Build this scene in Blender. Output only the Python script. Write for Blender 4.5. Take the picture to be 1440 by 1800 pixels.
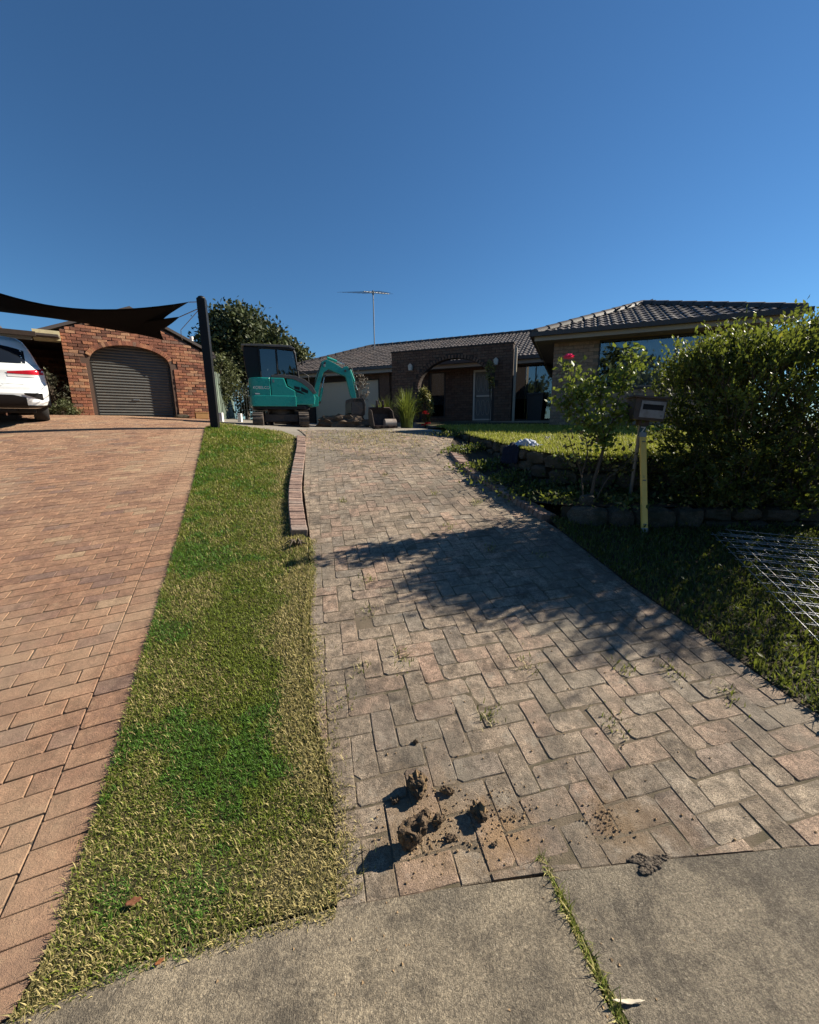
import bpy, bmesh, math, random
import numpy as np
from mathutils import Vector, Matrix
R = math.radians
random.seed(7); rng = np.random.default_rng(7)
for o in list(bpy.data.objects): bpy.data.objects.remove(o)
scene = bpy.context.scene
COL = scene.collection

# ------------------------------------------------------------------ camera, sky, sun, exposure
CAM_H = 1.65
PITCH = math.atan(150/700.); ROLL = 0.010
cam_d = bpy.data.cameras.new('camera'); cam = bpy.data.objects.new('camera', cam_d); COL.objects.link(cam)
cam_d.sensor_fit = 'HORIZONTAL'; cam_d.sensor_width = 36.0; cam_d.lens = 36.0*700/1440
cam_d.clip_start = .05; cam_d.clip_end = 3000
cam.matrix_basis = Matrix.Translation((0, 0, CAM_H)) @ Matrix.Rotation(math.pi/2-PITCH, 4, 'X') @ Matrix.Rotation(-ROLL, 4, 'Z')
scene.camera = cam

SUN_AZ = R(20.0)      # degrees forward of +X
SUN_EL = R(33.0)
sun_dir = Vector((math.cos(SUN_AZ)*math.cos(SUN_EL), math.sin(SUN_AZ)*math.cos(SUN_EL), math.sin(SUN_EL)))
world = bpy.data.worlds.new('World'); scene.world = world; world.use_nodes = True
wn = world.node_tree; wn.nodes.clear()
w_out = wn.nodes.new('ShaderNodeOutputWorld'); w_bg = wn.nodes.new('ShaderNodeBackground'); w_sky = wn.nodes.new('ShaderNodeTexSky')
w_sky.sky_type = 'NISHITA'; w_sky.sun_disc = False
w_sky.sun_elevation = SUN_EL; w_sky.sun_rotation = math.pi/2-SUN_AZ
w_sky.altitude = 0; w_sky.air_density = 1.0; w_sky.dust_density = 0.0; w_sky.ozone_density = 10.0
w_bg.inputs['Strength'].default_value = 0.051
w_tint = wn.nodes.new('ShaderNodeMix'); w_tint.data_type = 'RGBA'; w_tint.blend_type = 'MULTIPLY'; w_tint.inputs[0].default_value = 1; w_tint.inputs[7].default_value = (.86, 1.0, .95, 1)
wn.links.new(w_sky.outputs[0], w_tint.inputs[6]); wn.links.new(w_tint.outputs[2], w_bg.inputs[0]); wn.links.new(w_bg.outputs[0], w_out.inputs[0])
sun_d = bpy.data.lights.new('sun', 'SUN'); sun_d.energy = 5.0; sun_d.angle = R(.55); sun_d.color = (1.0, .91, .77)
sun_o = bpy.data.objects.new('sun', sun_d); COL.objects.link(sun_o)
sun_o.rotation_euler = sun_dir.to_track_quat('Z', 'Y').to_euler(); sun_o.location = sun_dir*40
vs = scene.view_settings
vs.view_transform = 'Standard'; vs.look = 'None'; vs.gamma = 1.0; vs.use_curve_mapping = False; vs.exposure = 1.13
scene.render.engine = 'CYCLES'

# ------------------------------------------------------------------ terrain height
def g(x, y):
    def ramp(t):
        if t < 1.0: return 0.0
        if t < 1.4: return .19*(t-1.0)**2/.8
        z = .038
        if t < 8.4: return z+.19*(t-1.4)
        z += .19*7
        if t < 10.4:
            u = t-8.4; return z+.19*u-.0425*2*u*u/2
        return z+.38-.17+.02*(min(t, 17)-10.4)
    s = min(1, max(0, (y-2)/8.)); s = s*s*(3-2*s)
    if x < -3: tl = .06+.065*(-max(x, -9.)-3)
    elif x < 0: tl = -.02*x
    else: tl = -.035*min(1., x)
    return ramp(y)+tl*s
def gn(x, y):
    h = .03
    return Vector(((g(x-h, y)-g(x+h, y))/(2*h), (g(x, y-h)-g(x, y+h))/(2*h), 1)).normalized()
cp_, sp_ = math.cos(PITCH), math.sin(PITCH)
def seen(x, y, z, m=.04):      # is the point inside the photograph's field of view (with a margin)? used to pick which repeats become single objects
    z -= CAM_H; w = y*cp_-z*sp_
    if w < .1: return False
    return abs(x/w) < 720/700.+m and abs((y*sp_+z*cp_)/w) < 900/700.+m

# ------------------------------------------------------------------ node materials
class NT:
    def __init__(s, name):
        s.m = bpy.data.materials.new(name); s.m.use_nodes = True; s.t = s.m.node_tree; s.t.nodes.clear()
        s.out = s.t.nodes.new('ShaderNodeOutputMaterial')
    def n(s, ty, ins=None, **kw):
        nd = s.t.nodes.new(ty)
        for k, v in kw.items(): setattr(nd, k, v)
        for k, v in (ins or {}).items(): s.set(nd.inputs[k], v)
        return nd
    def set(s, sock, v):
        if hasattr(v, 'is_output') or isinstance(v, bpy.types.NodeSocket): s.t.links.new(v, sock)
        else:
            if isinstance(v, tuple) and len(v) == 3 and sock.type == 'RGBA': v = v+(1,)
            sock.default_value = v
    def pos(s): return s.n('ShaderNodeNewGeometry').outputs['Position']
    def noise(s, scale, detail=3, rough=.55, vec=None, dist=0):
        return s.n('ShaderNodeTexNoise', {'Vector': vec if vec is not None else s.pos(), 'Scale': scale, 'Detail': detail, 'Roughness': rough, 'Distortion': dist}).outputs[0]
    def ramp(s, f, stops, inter='LINEAR'):
        nd = s.n('ShaderNodeValToRGB', {0: f}); cr = nd.color_ramp; cr.interpolation = inter
        while len(cr.elements) < len(stops): cr.elements.new(.5)
        for e, (p, c) in zip(cr.elements, stops):
            e.position = p; e.color = c+(1,) if len(c) == 3 else c
        return nd.outputs[0]
    def mix(s, f, a, b, mode='MIX'):
        nd = s.n('ShaderNodeMix', data_type='RGBA', blend_type=mode); nd.clamp_factor = True
        s.set(nd.inputs[0], f); s.set(nd.inputs[6], a); s.set(nd.inputs[7], b); return nd.outputs[2]
    def math(s, op, a, b=0., c=0.):
        nd = s.n('ShaderNodeMath', operation=op); s.set(nd.inputs[0], a); s.set(nd.inputs[1], b); s.set(nd.inputs[2], c); return nd.outputs[0]
    def vmath(s, op, a, b):
        nd = s.n('ShaderNodeVectorMath', operation=op); s.set(nd.inputs[0], a); s.set(nd.inputs[1], b); return nd
    def mapr(s, f, a, b, c=0., d=1.):
        return s.n('ShaderNodeMapRange', {0: f, 1: a, 2: b, 3: c, 4: d}).outputs[0]
    def bump(s, h, strength=.3, dist=.01, normal=None):
        nd = s.n('ShaderNodeBump', {'Height': h, 'Strength': strength, 'Distance': dist})
        if normal is not None: s.set(nd.inputs['Normal'], normal)
        return nd.outputs[0]
    def bsdf(s, color, rough=.8, metal=0., normal=None, spec=.5, **kw):
        b = s.n('ShaderNodeBsdfPrincipled', {'Base Color': color, 'Roughness': rough, 'Metallic': metal, 'Specular IOR Level': spec})
        if normal is not None: s.set(b.inputs['Normal'], normal)
        for k, v in kw.items(): s.set(b.inputs[k], v)
        return b.outputs[0]
    def done(s, sh): s.t.links.new(sh, s.out.inputs[0]); return s.m

def simple(name, c1, c2=None, rough=.7, scale=6, metal=0., bump=0., bscale=60, spec=.5, dirt=None, dscale=2.5, dlo=.5, dhi=.75, **kw):
    t = NT(name); c2 = c2 or tuple(v*.75 for v in c1)
    col = t.mix(t.noise(scale, 4), c1, c2)
    if dirt: col = t.mix(t.mapr(t.noise(dscale, 5, .65), dlo, dhi), col, dirt)
    nrm = t.bump(t.noise(bscale, 4), bump, .01) if bump else None
    rr = t.mapr(t.noise(scale*2.3, 3), .3, .7, max(0, rough-.08), min(1, rough+.08))
    return t.done(t.bsdf(col, rr, metal, nrm, spec, **kw))

def brick_mat(name, stops, mode, stain=None, rough=.9, fine=140, bstr=.35, spots=None, mottle=.35, grain=.35):
    """fired clay / concrete units: one colour per unit, grain, blotches and dirt"""
    t = NT(name)
    rnd = t.n('ShaderNodeObjectInfo').outputs['Random'] if mode == 'obj' else t.n('ShaderNodeAttribute', attribute_name='unit').outputs['Fac']
    col = t.ramp(rnd, stops)
    sc_ = lambda c, f: t.n('ShaderNodeVectorMath', {0: c, 'Scale': f}, operation='SCALE').outputs[0]
    col = sc_(col, t.mapr(t.noise(13, 8, .72), .30, .70, 1-mottle, 1+mottle*.6))
    col = sc_(col, t.mapr(t.noise(48, 6, .75), .30, .70, 1-mottle*.6, 1+mottle*.45))
    col = sc_(col, t.mapr(t.noise(fine, 3, .75), .32, .68, 1-grain, 1+grain*.8))
    col = t.mix(t.mapr(t.noise(fine*1.9, 2), .60, .72, 0, .45), col, t.mix(.45, col, (.70, .60, .46)))
    for sc, lo, hi, c, amt in (stain or []):
        col = t.mix(t.math('MULTIPLY', t.mapr(t.noise(sc, 6, .7), lo, hi), amt), col, c)
    for (cx, cy, cz), rad, c, amt in (spots or []):
        d = t.vmath('DISTANCE', t.pos(), (cx, cy, cz)).outputs['Value']
        f = t.math('ADD', t.math('DIVIDE', d, rad), t.math('MULTIPLY', t.math('SUBTRACT', t.noise(9, 6, .75), .5), 2.2))
        col = t.mix(t.mapr(f, .2, 1.1, amt, 0), col, c)
    h = t.math('ADD', t.noise(fine, 3, .75), t.math('MULTIPLY', t.noise(34, 6, .7), 1.6))
    return t.done(t.bsdf(col, rough, 0, t.bump(h, bstr, .006), .3))

def leaf_mat(name, attr=True, col=(.06, .1, .02), rough=.45, trans=.35, spec=.4):
    t = NT(name)
    c = t.n('ShaderNodeAttribute', attribute_name='Col').outputs['Color'] if attr else col
    b = t.bsdf(c, rough, 0, None, spec)
    tr = t.n('ShaderNodeBsdfTranslucent', {'Color': t.mix(.6, c, (.35, .42, .05), 'MIX') if trans > .2 else c}).outputs[0]
    return t.done(t.n('ShaderNodeMixShader', {0: trans, 1: b, 2: tr}).outputs[0])

# ------------------------------------------------------------------ object helpers
def link(o, parent=None):
    COL.objects.link(o)
    if parent is not None: o.parent = parent
    return o
def tag(o, label=None, cat=None, group=None, kind=None):
    if label: o['label'] = label
    if cat: o['category'] = cat
    if group: o['group'] = group
    if kind: o['kind'] = kind
    return o
def empty(name, loc=(0, 0, 0), rz=0, label=None, cat=None, group=None):
    o = link(bpy.data.objects.new(name, None)); o.location = loc; o.rotation_euler = (0, 0, rz); o.empty_display_size = .1
    return tag(o, label, cat, group)
def mesh_np(name, V, Fq, mat, parent=None, attrs=None, smooth=False, cols=None):
    """V (n,3); Fq list of arrays of faces (each m x k)"""
    me = bpy.data.meshes.new(name)
    V = np.asarray(V, np.float32); Fq = [np.asarray(f, np.int32) for f in Fq if len(f)]
    lv = np.concatenate([f.ravel() for f in Fq]); ln = np.concatenate([np.full(len(f), f.shape[1], np.int32) for f in Fq])
    me.vertices.add(len(V)); me.vertices.foreach_set('co', V.ravel())
    me.loops.add(len(lv)); me.loops.foreach_set('vertex_index', lv)
    me.polygons.add(len(ln)); st = np.zeros(len(ln), np.int32); st[1:] = np.cumsum(ln)[:-1]
    me.polygons.foreach_set('loop_start', st); me.polygons.foreach_set('loop_total', ln)
    me.polygons.foreach_set('use_smooth', np.full(len(ln), bool(smooth)))
    for k, a in (attrs or {}).items():
        at = me.attributes.new(k, 'FLOAT', 'POINT'); at.data.foreach_set('value', np.asarray(a, np.float32))
    if cols is not None:
        at = me.attributes.new('Col', 'FLOAT_COLOR', 'POINT'); c = np.ones((len(V), 4), np.float32); c[:, :3] = cols; at.data.foreach_set('color', c.ravel())
    me.update(calc_edges=True); me.validate()
    me.materials.append(mat)
    return link(bpy.data.objects.new(name, me), parent)

class MB:
    """collects shapes, builds ONE mesh object"""
    def __init__(s): s.v = []; s.f = []; s.sm = []
    def add(s, vs, fs, M=None, smooth=False):
        b = len(s.v)
        for p in vs: s.v.append(tuple(M @ Vector(p)) if M is not None else tuple(p))
        for f in fs: s.f.append(tuple(i+b for i in f)); s.sm.append(smooth)
        return s
    def box(s, a, b, M=None, bev=0.):
        a = Vector(a); b = Vector(b)
        if bev <= 0:
            vs = [(x, y, z) for z in (a.z, b.z) for y in (a.y, b.y) for x in (a.x, b.x)]
            return s.add(vs, [(0, 2, 3, 1), (4, 5, 7, 6), (0, 1, 5, 4), (2, 6, 7, 3), (0, 4, 6, 2), (1, 3, 7, 5)], M)
        bm = bmesh.new(); bmesh.ops.create_cube(bm, size=1)
        for v in bm.verts: v.co = Vector([(a[i]+b[i])/2+v.co[i]*(b[i]-a[i]) for i in range(3)])
        bmesh.ops.bevel(bm, geom=bm.edges[:], offset=bev, segments=2, affect='EDGES', profile=.6)
        s.addbm(bm, M); return s
    def addbm(s, bm, M=None, smooth=False):
        bm.verts.index_update(); s.add([v.co[:] for v in bm.verts], [[v.index for v in f.verts] for f in bm.faces], M, smooth); bm.free()
    def tube(s, pts, r, n=8, caps=True, M=None, smooth=True):
        pts = [Vector(p) for p in pts]; rs = r if isinstance(r, (list, tuple)) else [r]*len(pts)
        base = None; rings = []
        for i, p in enumerate(pts):
            d = (pts[min(i+1, len(pts)-1)]-pts[max(i-1, 0)]).normalized()
            if base is None: base = d.orthogonal().normalized()
            else: base = (base-d*base.dot(d)).normalized()
            c = d.cross(base)
            rings.append([p+(base*math.cos(k*2*math.pi/n)+c*math.sin(k*2*math.pi/n))*rs[i] for k in range(n)])
        vs = [q for ri in rings for q in ri]; fs = []
        for i in range(len(pts)-1):
            for k in range(n): fs.append((i*n+k, i*n+(k+1) % n, (i+1)*n+(k+1) % n, (i+1)*n+k))
        s.add(vs, fs, M, smooth)
        if caps: s.add(rings[0][::-1], [tuple(range(n))], M); s.add(rings[-1], [tuple(range(n))], M)
        return s
    def prism(s, poly, h0, h1, M=None, axis='z', bev=0.):
        """poly 2D extruded from h0 to h1 along axis"""
        def P(p, h): return (p[0], p[1], h) if axis == 'z' else ((p[0], h, p[1]) if axis == 'y' else (h, p[0], p[1]))
        bm = bmesh.new(); vs = [bm.verts.new(P(p, h0)) for p in poly]; f = bm.faces.new(vs)
        r = bmesh.ops.extrude_face_region(bm, geom=[f]); d = Vector(P((0, 0), h1-h0))
        bmesh.ops.translate(bm, vec=d, verts=[v for v in r['geom'] if isinstance(v, bmesh.types.BMVert)])
        bmesh.ops.recalc_face_normals(bm, faces=bm.faces[:])
        if bev: bmesh.ops.bevel(bm, geom=bm.edges[:], offset=bev, segments=2, affect='EDGES', profile=.6)
        s.addbm(bm, M); return s
    def sphere(s, c, r, u=10, v=7, M=None, sc=(1, 1, 1)):
        bm = bmesh.new(); bmesh.ops.create_uvsphere(bm, u_segments=u, v_segments=v, radius=1)
        for w in bm.verts: w.co = Vector((c[0]+w.co.x*r*sc[0], c[1]+w.co.y*r*sc[1], c[2]+w.co.z*r*sc[2]))
        s.addbm(bm, M, True); return s
    def mesh(s, name, mat):
        me = bpy.data.meshes.new(name); me.from_pydata(s.v, [], s.f); me.polygons.foreach_set('use_smooth', s.sm)
        me.update(); me.materials.append(mat); return me
    def build(s, name, mat, parent=None):
        return link(bpy.data.objects.new(name, s.mesh(name, mat)), parent)

def clip_poly(subj, clip):
    """Sutherland-Hodgman: subject clipped by a convex ccw polygon"""
    out = list(subj)
    for i in range(len(clip)):
        a, b = clip[i], clip[(i+1) % len(clip)]; inp, out = out, []
        if not inp: return []
        f = lambda p: (b[0]-a[0])*(p[1]-a[1])-(b[1]-a[1])*(p[0]-a[0])
        for j in range(len(inp)):
            p, q = inp[j-1], inp[j]; fp, fq = f(p), f(q)
            if fq >= 0:
                if fp < 0: t = fp/(fp-fq); out.append((p[0]+(q[0]-p[0])*t, p[1]+(q[1]-p[1])*t))
                out.append(q)
            elif fp >= 0: t = fp/(fp-fq); out.append((p[0]+(q[0]-p[0])*t, p[1]+(q[1]-p[1])*t))
    return out
def area(p): return .5*sum(p[i-1][0]*p[i][1]-p[i][0]*p[i-1][1] for i in range(len(p)))
def inside(p, poly):
    c = False; x, y = p
    for i in range(len(poly)):
        x1, y1 = poly[i-1]; x2, y2 = poly[i]
        if (y1 > y) != (y2 > y) and x < (x2-x1)*(y-y1)/(y2-y1)+x1: c = not c
    return c
def inside_np(P, poly):
    c = np.zeros(len(P), bool); x, y = P[:, 0], P[:, 1]
    for i in range(len(poly)):
        x1, y1 = poly[i-1]; x2, y2 = poly[i]
        if y1 == y2: continue
        c ^= ((y1 > y) != (y2 > y)) & (x < (x2-x1)*(y-y1)/(y2-y1)+x1)
    return c
def smooth_line(pts, n=8):
    out = []
    for i in range(len(pts)-1):
        p0 = Vector(pts[max(i-1, 0)]); p1 = Vector(pts[i]); p2 = Vector(pts[i+1]); p3 = Vector(pts[min(i+2, len(pts)-1)])
        for k in range(n):
            t = k/n
            out.append(tuple(.5*((2*p1)+(p2-p0)*t+(2*p0-5*p1+4*p2-p3)*t*t+(3*p1-p0-3*p2+p3)*t**3)))
    out.append(tuple(pts[-1])); return out
def sheet(name, poly, mat, dz, step=.25, parent=None, zf=g):
    """a sheet over the polygon that follows the terrain"""
    bm = bmesh.new(); vs = [bm.verts.new((p[0], p[1], 0)) for p in poly]; bm.faces.new(vs)
    xs = [p[0] for p in poly]; ys = [p[1] for p in poly]
    for ax, lo, hi in ((0, min(xs), max(xs)), (1, min(ys), max(ys))):
        k = lo+step
        while k < hi:
            co = [0, 0, 0]; co[ax] = k+.0013; no = [0, 0, 0]; no[ax] = 1
            bmesh.ops.bisect_plane(bm, geom=bm.verts[:]+bm.edges[:]+bm.faces[:], plane_co=co, plane_no=no); k += step
    bmesh.ops.triangulate(bm, faces=bm.faces[:])
    bmesh.ops.recalc_face_normals(bm, faces=bm.faces[:])
    for v in bm.verts: v.co.z = zf(v.co.x, v.co.y)+dz
    if sum(f.normal.z for f in bm.faces) < 0: bmesh.ops.reverse_faces(bm, faces=bm.faces[:])
    me = bpy.data.meshes.new(name); bm.to_mesh(me); bm.free(); me.materials.append(mat)
    for p in me.polygons: p.use_smooth = True
    return link(bpy.data.objects.new(name, me), parent)
def frame(p, ex, n):
    ex = Vector(ex); n = Vector(n).normalized(); ex = (ex-n*ex.dot(n)).normalized(); ey = n.cross(ex)
    M = Matrix.Identity(4)
    for i in range(3): M[i][0] = ex[i]; M[i][1] = ey[i]; M[i][2] = n[i]; M[i][3] = p[i]
    return M
def unit_prism(poly, bev=.006, depth=.045, crown=0.):
    """paver: ccw polygon with its top at z=0 and worn edges"""
    n = len(poly); cx = sum(p[0] for p in poly)/n; cy = sum(p[1] for p in poly)/n
    ins = []
    for p in poly:
        d = math.hypot(p[0]-cx, p[1]-cy); k = max(0, 1-bev*1.35/d); ins.append((cx+(p[0]-cx)*k, cy+(p[1]-cy)*k))
    v = [(p[0], p[1], -depth) for p in poly]+[(p[0], p[1], -bev) for p in poly]+[(p[0], p[1], 0) for p in ins]
    f = []
    for r in (0, n):
        for i in range(n): j = (i+1) % n; f.append((r+i, r+j, r+n+j, r+n+i))
    f.append(tuple(range(2*n, 3*n))); return v, f
def rough_rect(L, W, j=.003, c=.010, mid=True):
    """rectangle L x W centred, chipped corners and slightly wavy sides"""
    a, b = L/2, W/2; r = lambda s=1: random.uniform(-j, j)*s
    c1, c2, c3, c4 = [c*(random.uniform(.25, 1.0) if random.random() < .8 else random.uniform(1.2, 2.4)) for _ in range(4)]
    p = [(-a+c1, -b), ((-.2*a), -b), (a-c2, -b), (a, -b+c2), (a, b-c3), (a-c3, b), (.2*a, b), (-a+c4, b), (-a, b-c4), (-a, -b+c1)]
    return [(x+r(), y+r()) for x, y in p]
# ------------------------------------------------------------------ ground materials
M_soil = simple('soil', (.075, .055, .036), (.045, .035, .024), .95, 8, bump=.6, bscale=45, spec=.2)
M_turfsoil = simple('turf_soil', (.085, .07, .035), (.04, .038, .02), .95, 9, bump=.5, bscale=70, spec=.15)
M_bed = simple('joint_sand', (.19, .15, .105), (.08, .064, .045), .95, 9, bump=.5, bscale=180, spec=.15, dirt=(.05, .05, .025), dscale=5)
CLOD_SPOTS = [((.06, 1.33, .03), .24, (.27, .185, .105), .6), ((.36, 1.31, .03), .15, (.31, .195, .10), .65), ((.86, 1.36, .04), .17, (.19, .13, .075), .9), ((1.06, 1.33, .04), .12, (.16, .11, .07), .8)]
PAVE_STOPS = [(0, (.26, .205, .148)), (.3, (.325, .255, .185)), (.55, (.345, .258, .185)), (.75, (.365, .248, .178)), (.9, (.255, .212, .165)), (1, (.40, .32, .23))]
PAVE_STAIN = [(.9, .46, .62, (.085, .070, .055), .70), (.45, .50, .64, (.33, .285, .215), .55), (3.1, .50, .66, (.062, .051, .041), .62), (9., .56, .68, (.36, .31, .24), .5), (22., .58, .70, (.07, .056, .043), .55)]
M_pave_o = brick_mat('worn_clay_paver', PAVE_STOPS, 'obj', PAVE_STAIN, spots=CLOD_SPOTS, fine=230, bstr=1.0, mottle=.68, grain=.8)
M_pave_a = brick_mat('worn_clay_paver_field', PAVE_STOPS, 'attr', PAVE_STAIN, spots=CLOD_SPOTS, fine=230, bstr=1.0, mottle=.68, grain=.8)
RED_STOPS = [(0, (.235, .130, .082)), (.25, (.295, .168, .102)), (.55, (.345, .20, .12)), (.8, (.315, .17, .10)), (.93, (.20, .125, .095)), (1, (.42, .285, .165))]
RED_STAIN = [(.8, .50, .68, (.16, .085, .06), .55), (.35, .48, .62, (.40, .285, .18), .5), (3.5, .54, .70, (.14, .08, .06), .5), (11., .58, .72, (.44, .31, .19), .4)]
M_red_o = brick_mat('red_concrete_paver', RED_STOPS, 'obj', RED_STAIN, fine=260, bstr=.7, mottle=.45, grain=.65)
M_red_a = brick_mat('red_concrete_paver_field', RED_STOPS, 'attr', RED_STAIN, fine=260, bstr=.7, mottle=.45, grain=.65)

def concrete_mat(name, c1, c2, dark, ang):
    t = NT(name)
    rot = t.n('ShaderNodeMapping', {'Vector': t.pos(), 'Rotation': (0, 0, ang), 'Scale': (1, .3, 1)}).outputs[0]
    broom = t.noise(190, 3, .7, rot)
    col = t.mix(t.noise(3.5, 5, .6), c1, c2)
    col = t.mix(t.mapr(t.noise(1.3, 6, .68), .44, .62), col, dark)
    col = t.mix(t.mapr(t.noise(4.5, 7, .75), .46, .62, 0, .85), col, t.mix(.55, dark, (.05, .043, .035)))
    col = t.mix(t.mapr(t.noise(2.6, 5, .7), .58, .70, 0, .5), col, t.mix(.5, c1, (.50, .44, .33)))
    col = t.mix(t.mapr(t.noise(300, 3, .75), .46, .64, 0, .95), col, t.mix(.7, col, (.03, .026, .02)))
    col = t.mix(t.mapr(t.noise(310, 2, .7), .60, .72, 0, .7), col, t.mix(.6, col, (.62, .52, .38)))
    col = t.mix(t.mapr(t.noise(120, 5, .8), .40, .58, 0, 1.0), col, t.mix(.62, col, (.04, .034, .028)))
    col = t.mix(t.mapr(t.noise(95, 4, .8), .58, .70, 0, .6), col, t.mix(.5, col, (.75, .66, .5)))
    col = t.mix(t.mapr(broom, .45, .7, 0, .18), col, t.mix(.5, col, (.05, .045, .04)))
    h = t.math('ADD', t.math('MULTIPLY', broom, .5), t.math('ADD', t.noise(260, 3, .7), t.noise(90, 4, .75)))
    return t.done(t.bsdf(col, .92, 0, t.bump(h, .9, .006), .25))
M_conc1 = concrete_mat('broomed_concrete_warm', (.50, .41, .28), (.41, .335, .23), (.235, .198, .145), R(8))
M_conc2 = concrete_mat('broomed_concrete_grey', (.39, .325, .23), (.29, .245, .178), (.18, .155, .12), R(-32))
M_conc3 = simple('apron_concrete', (.30, .27, .22), (.20, .18, .15), .9, 2.5, bump=.3, bscale=120, spec=.25, dirt=(.13, .10, .075), dscale=1.5)

# ------------------------------------------------------------------ base ground to the horizon
def build_ground():
    xs = np.concatenate([[-900, -300, -100, -50, -30, -22], np.arange(-18, 18.01, .5), [22, 30, 50, 100, 300, 900]])
    ys = np.concatenate([[-900, -300, -100, -40, -15, -6, -2], np.arange(0, 22.01, .5), [26, 32, 45, 70, 120, 300, 900]])
    V = []
    for y in ys:
        for x in xs: V.append((x, y, g(x, y)-.07-(0 if y < 30 else (y-30)*.012)))
    n = len(xs); F = [(j*n+i, j*n+i+1, (j+1)*n+i+1, (j+1)*n+i) for j in range(len(ys)-1) for i in range(n-1)]
    return tag(mesh_np('ground', V, [F], M_soil, smooth=True), kind='structure')
build_ground()

# ------------------------------------------------------------------ outlines (metres)
RED_EDGE = [(-1.165, .82), (-1.21, 1.06), (-1.383, 1.547), (-1.60, 2.06), (-1.88, 2.754), (-2.36, 3.947), (-3.07, 5.687), (-3.85, 7.55), (-4.60, 9.334), (-5.4, 11.3), (-5.95, 12.6)]
RED_POLY = RED_EDGE+[(-7.05, 14.4), (-9.75, 12.5), (-13, 10.2), (-16.5, 7.8), (-14, 0), (-4, -1), (-1.9, .42)]
PAVE_L = [(-.27, 1.075), (-.36, 1.5), (-.53, 1.9), (-.72, 2.61), (-.88, 3.38), (-1.02, 3.93), (-1.46, 5.45), (-1.86, 7.2), (-2.26, 8.87), (-2.7, 9.9)]
PAVE_R = [(2.62, 1.31), (2.30, 1.60), (2.13, 1.95), (2.03, 2.345), (1.816, 3.067), (1.60, 4.155), (1.31, 5.0), (.9, 6.25), (.78, 7.4), (.86, 8.3), (1.0, 8.9), (.75, 9.9)]
CONC_TOP = [(-1.9, .40), (-1.16, .81), (-.90, .925), (-.654, .994), (-.27, 1.073), (.10, 1.125), (.505, 1.165)]
CONC_TOP2 = [(.515, 1.175), (.99, 1.215), (1.60, 1.255), (2.62, 1.30), (5.5, 1.42)]
PAVE_POLY = PAVE_L[::-1]+[(.10, 1.13), (.505, 1.178), (.99, 1.222), (1.60, 1.26)]+PAVE_R
LAWN_POLY = [(-1.15, .80), (-.90, .935), (-.654, 1.003), (-.27, 1.083)]+[(-.33, 1.29), (-.54, 1.8), (-.78, 2.61), (-.91, 3.38), (-1.05, 3.98), (-1.29, 4.2), (-1.67, 5.45), (-2.14, 7.6), (-2.42, 8.66), (-2.9, 9.3), (-3.8, 9.77), (-4.97, 10.69), (-5.1, 10.9)]+RED_EDGE[1:9][::-1]

# ------------------------------------------------------------------ pavers
def lay(name, poly, units, m_obj, m_att, bed_dz, limit=300, variants=14, bev=.006, size=(.224, .109), jit=.003, chip=.010, tilt=.008, rise=.002, slip=0., step=.22):
    """units: (cx, cy, ang, L, W). The largest in view become objects, the rest one mesh."""
    root = tag(sheet(name, poly, M_bed, bed_dz, step, zf=lambda x, y: g(x, y)-(.0045 if y < 2.1 and step > .2 else 0)), kind='structure')
    shared = []
    for k in range(variants):
        mb = MB(); v, f = unit_prism(rough_rect(size[0], size[1], jit, chip), bev); mb.add(v, f); shared.append(mb.mesh('paver', m_obj))
    items = []
    for (cx, cy, a, L, W) in units:
        ca, sa = math.cos(a), math.sin(a)
        rect = [(cx+x*ca-y*sa, cy+x*sa+y*ca) for x, y in ((-L/2, -W/2), (L/2, -W/2), (L/2, W/2), (-L/2, W/2))]
        ins = [inside(p, poly) for p in rect]
        whole = all(ins)
        if not whole:
            cl = clip_poly(poly, rect)
            if len(cl) < 3: continue
            if area(cl) < 0: cl = cl[::-1]
            if abs(area(cl)) < .0022: continue
            loc = [((p[0]-cx)*ca+(p[1]-cy)*sa, -(p[0]-cx)*sa+(p[1]-cy)*ca) for p in cl]
        else: loc = None
        if cx*cx+cy*cy > 160 and not seen(cx, cy, g(cx, cy), .3): continue
        items.append((math.hypot(cx, cy) if seen(cx, cy, g(cx, cy)) else 99+cx*cx, cx, cy, a, L, W, loc))
    items.sort(key=lambda t: t[0])
    V = []; Fs = {}; U = []
    for i, (d, cx, cy, a, L, W, loc) in enumerate(items):
        if loc is None: cx += random.gauss(0, slip); cy += random.gauss(0, slip); a += random.gauss(0, slip*4)
        n = gn(cx, cy)+Vector((random.gauss(0, tilt), random.gauss(0, tilt), 0))
        M = frame((cx, cy, g(cx, cy)+random.gauss(0, rise)), (math.cos(a), math.sin(a), 0), n)
        if i < limit and d < 90:
            if loc is None and abs(L-size[0]) < .01:
                o = bpy.data.objects.new('paver', random.choice(shared))
                if random.random() < .5: M = M @ Matrix.Rotation(math.pi, 4, 'Z')
            else:
                mb = MB(); v, f = unit_prism(loc if loc is not None else rough_rect(L, W, jit, chip), bev); mb.add(v, f); o = bpy.data.objects.new('paver', mb.mesh('paver', m_obj))
            link(o, root); o.matrix_basis = M
        else:
            p4 = loc if loc is not None else [(x+random.uniform(-jit, jit), y+random.uniform(-jit, jit)) for x, y in ((-L/2, -W/2), (L/2, -W/2), (L/2, W/2), (-L/2, W/2))]
            v, f = unit_prism(p4, bev*(.5 if d > 4.5 else 1)); b = len(V); u = random.random()
            V += [tuple(M @ Vector(p)) for p in v]; U += [u]*len(v)
            for q in f: Fs.setdefault(len(q), []).append([k+b for k in q])
    tag(mesh_np('paver_field', V, list(Fs.values()), m_att, root, {'unit': U}), kind='stuff')
    return root
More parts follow.
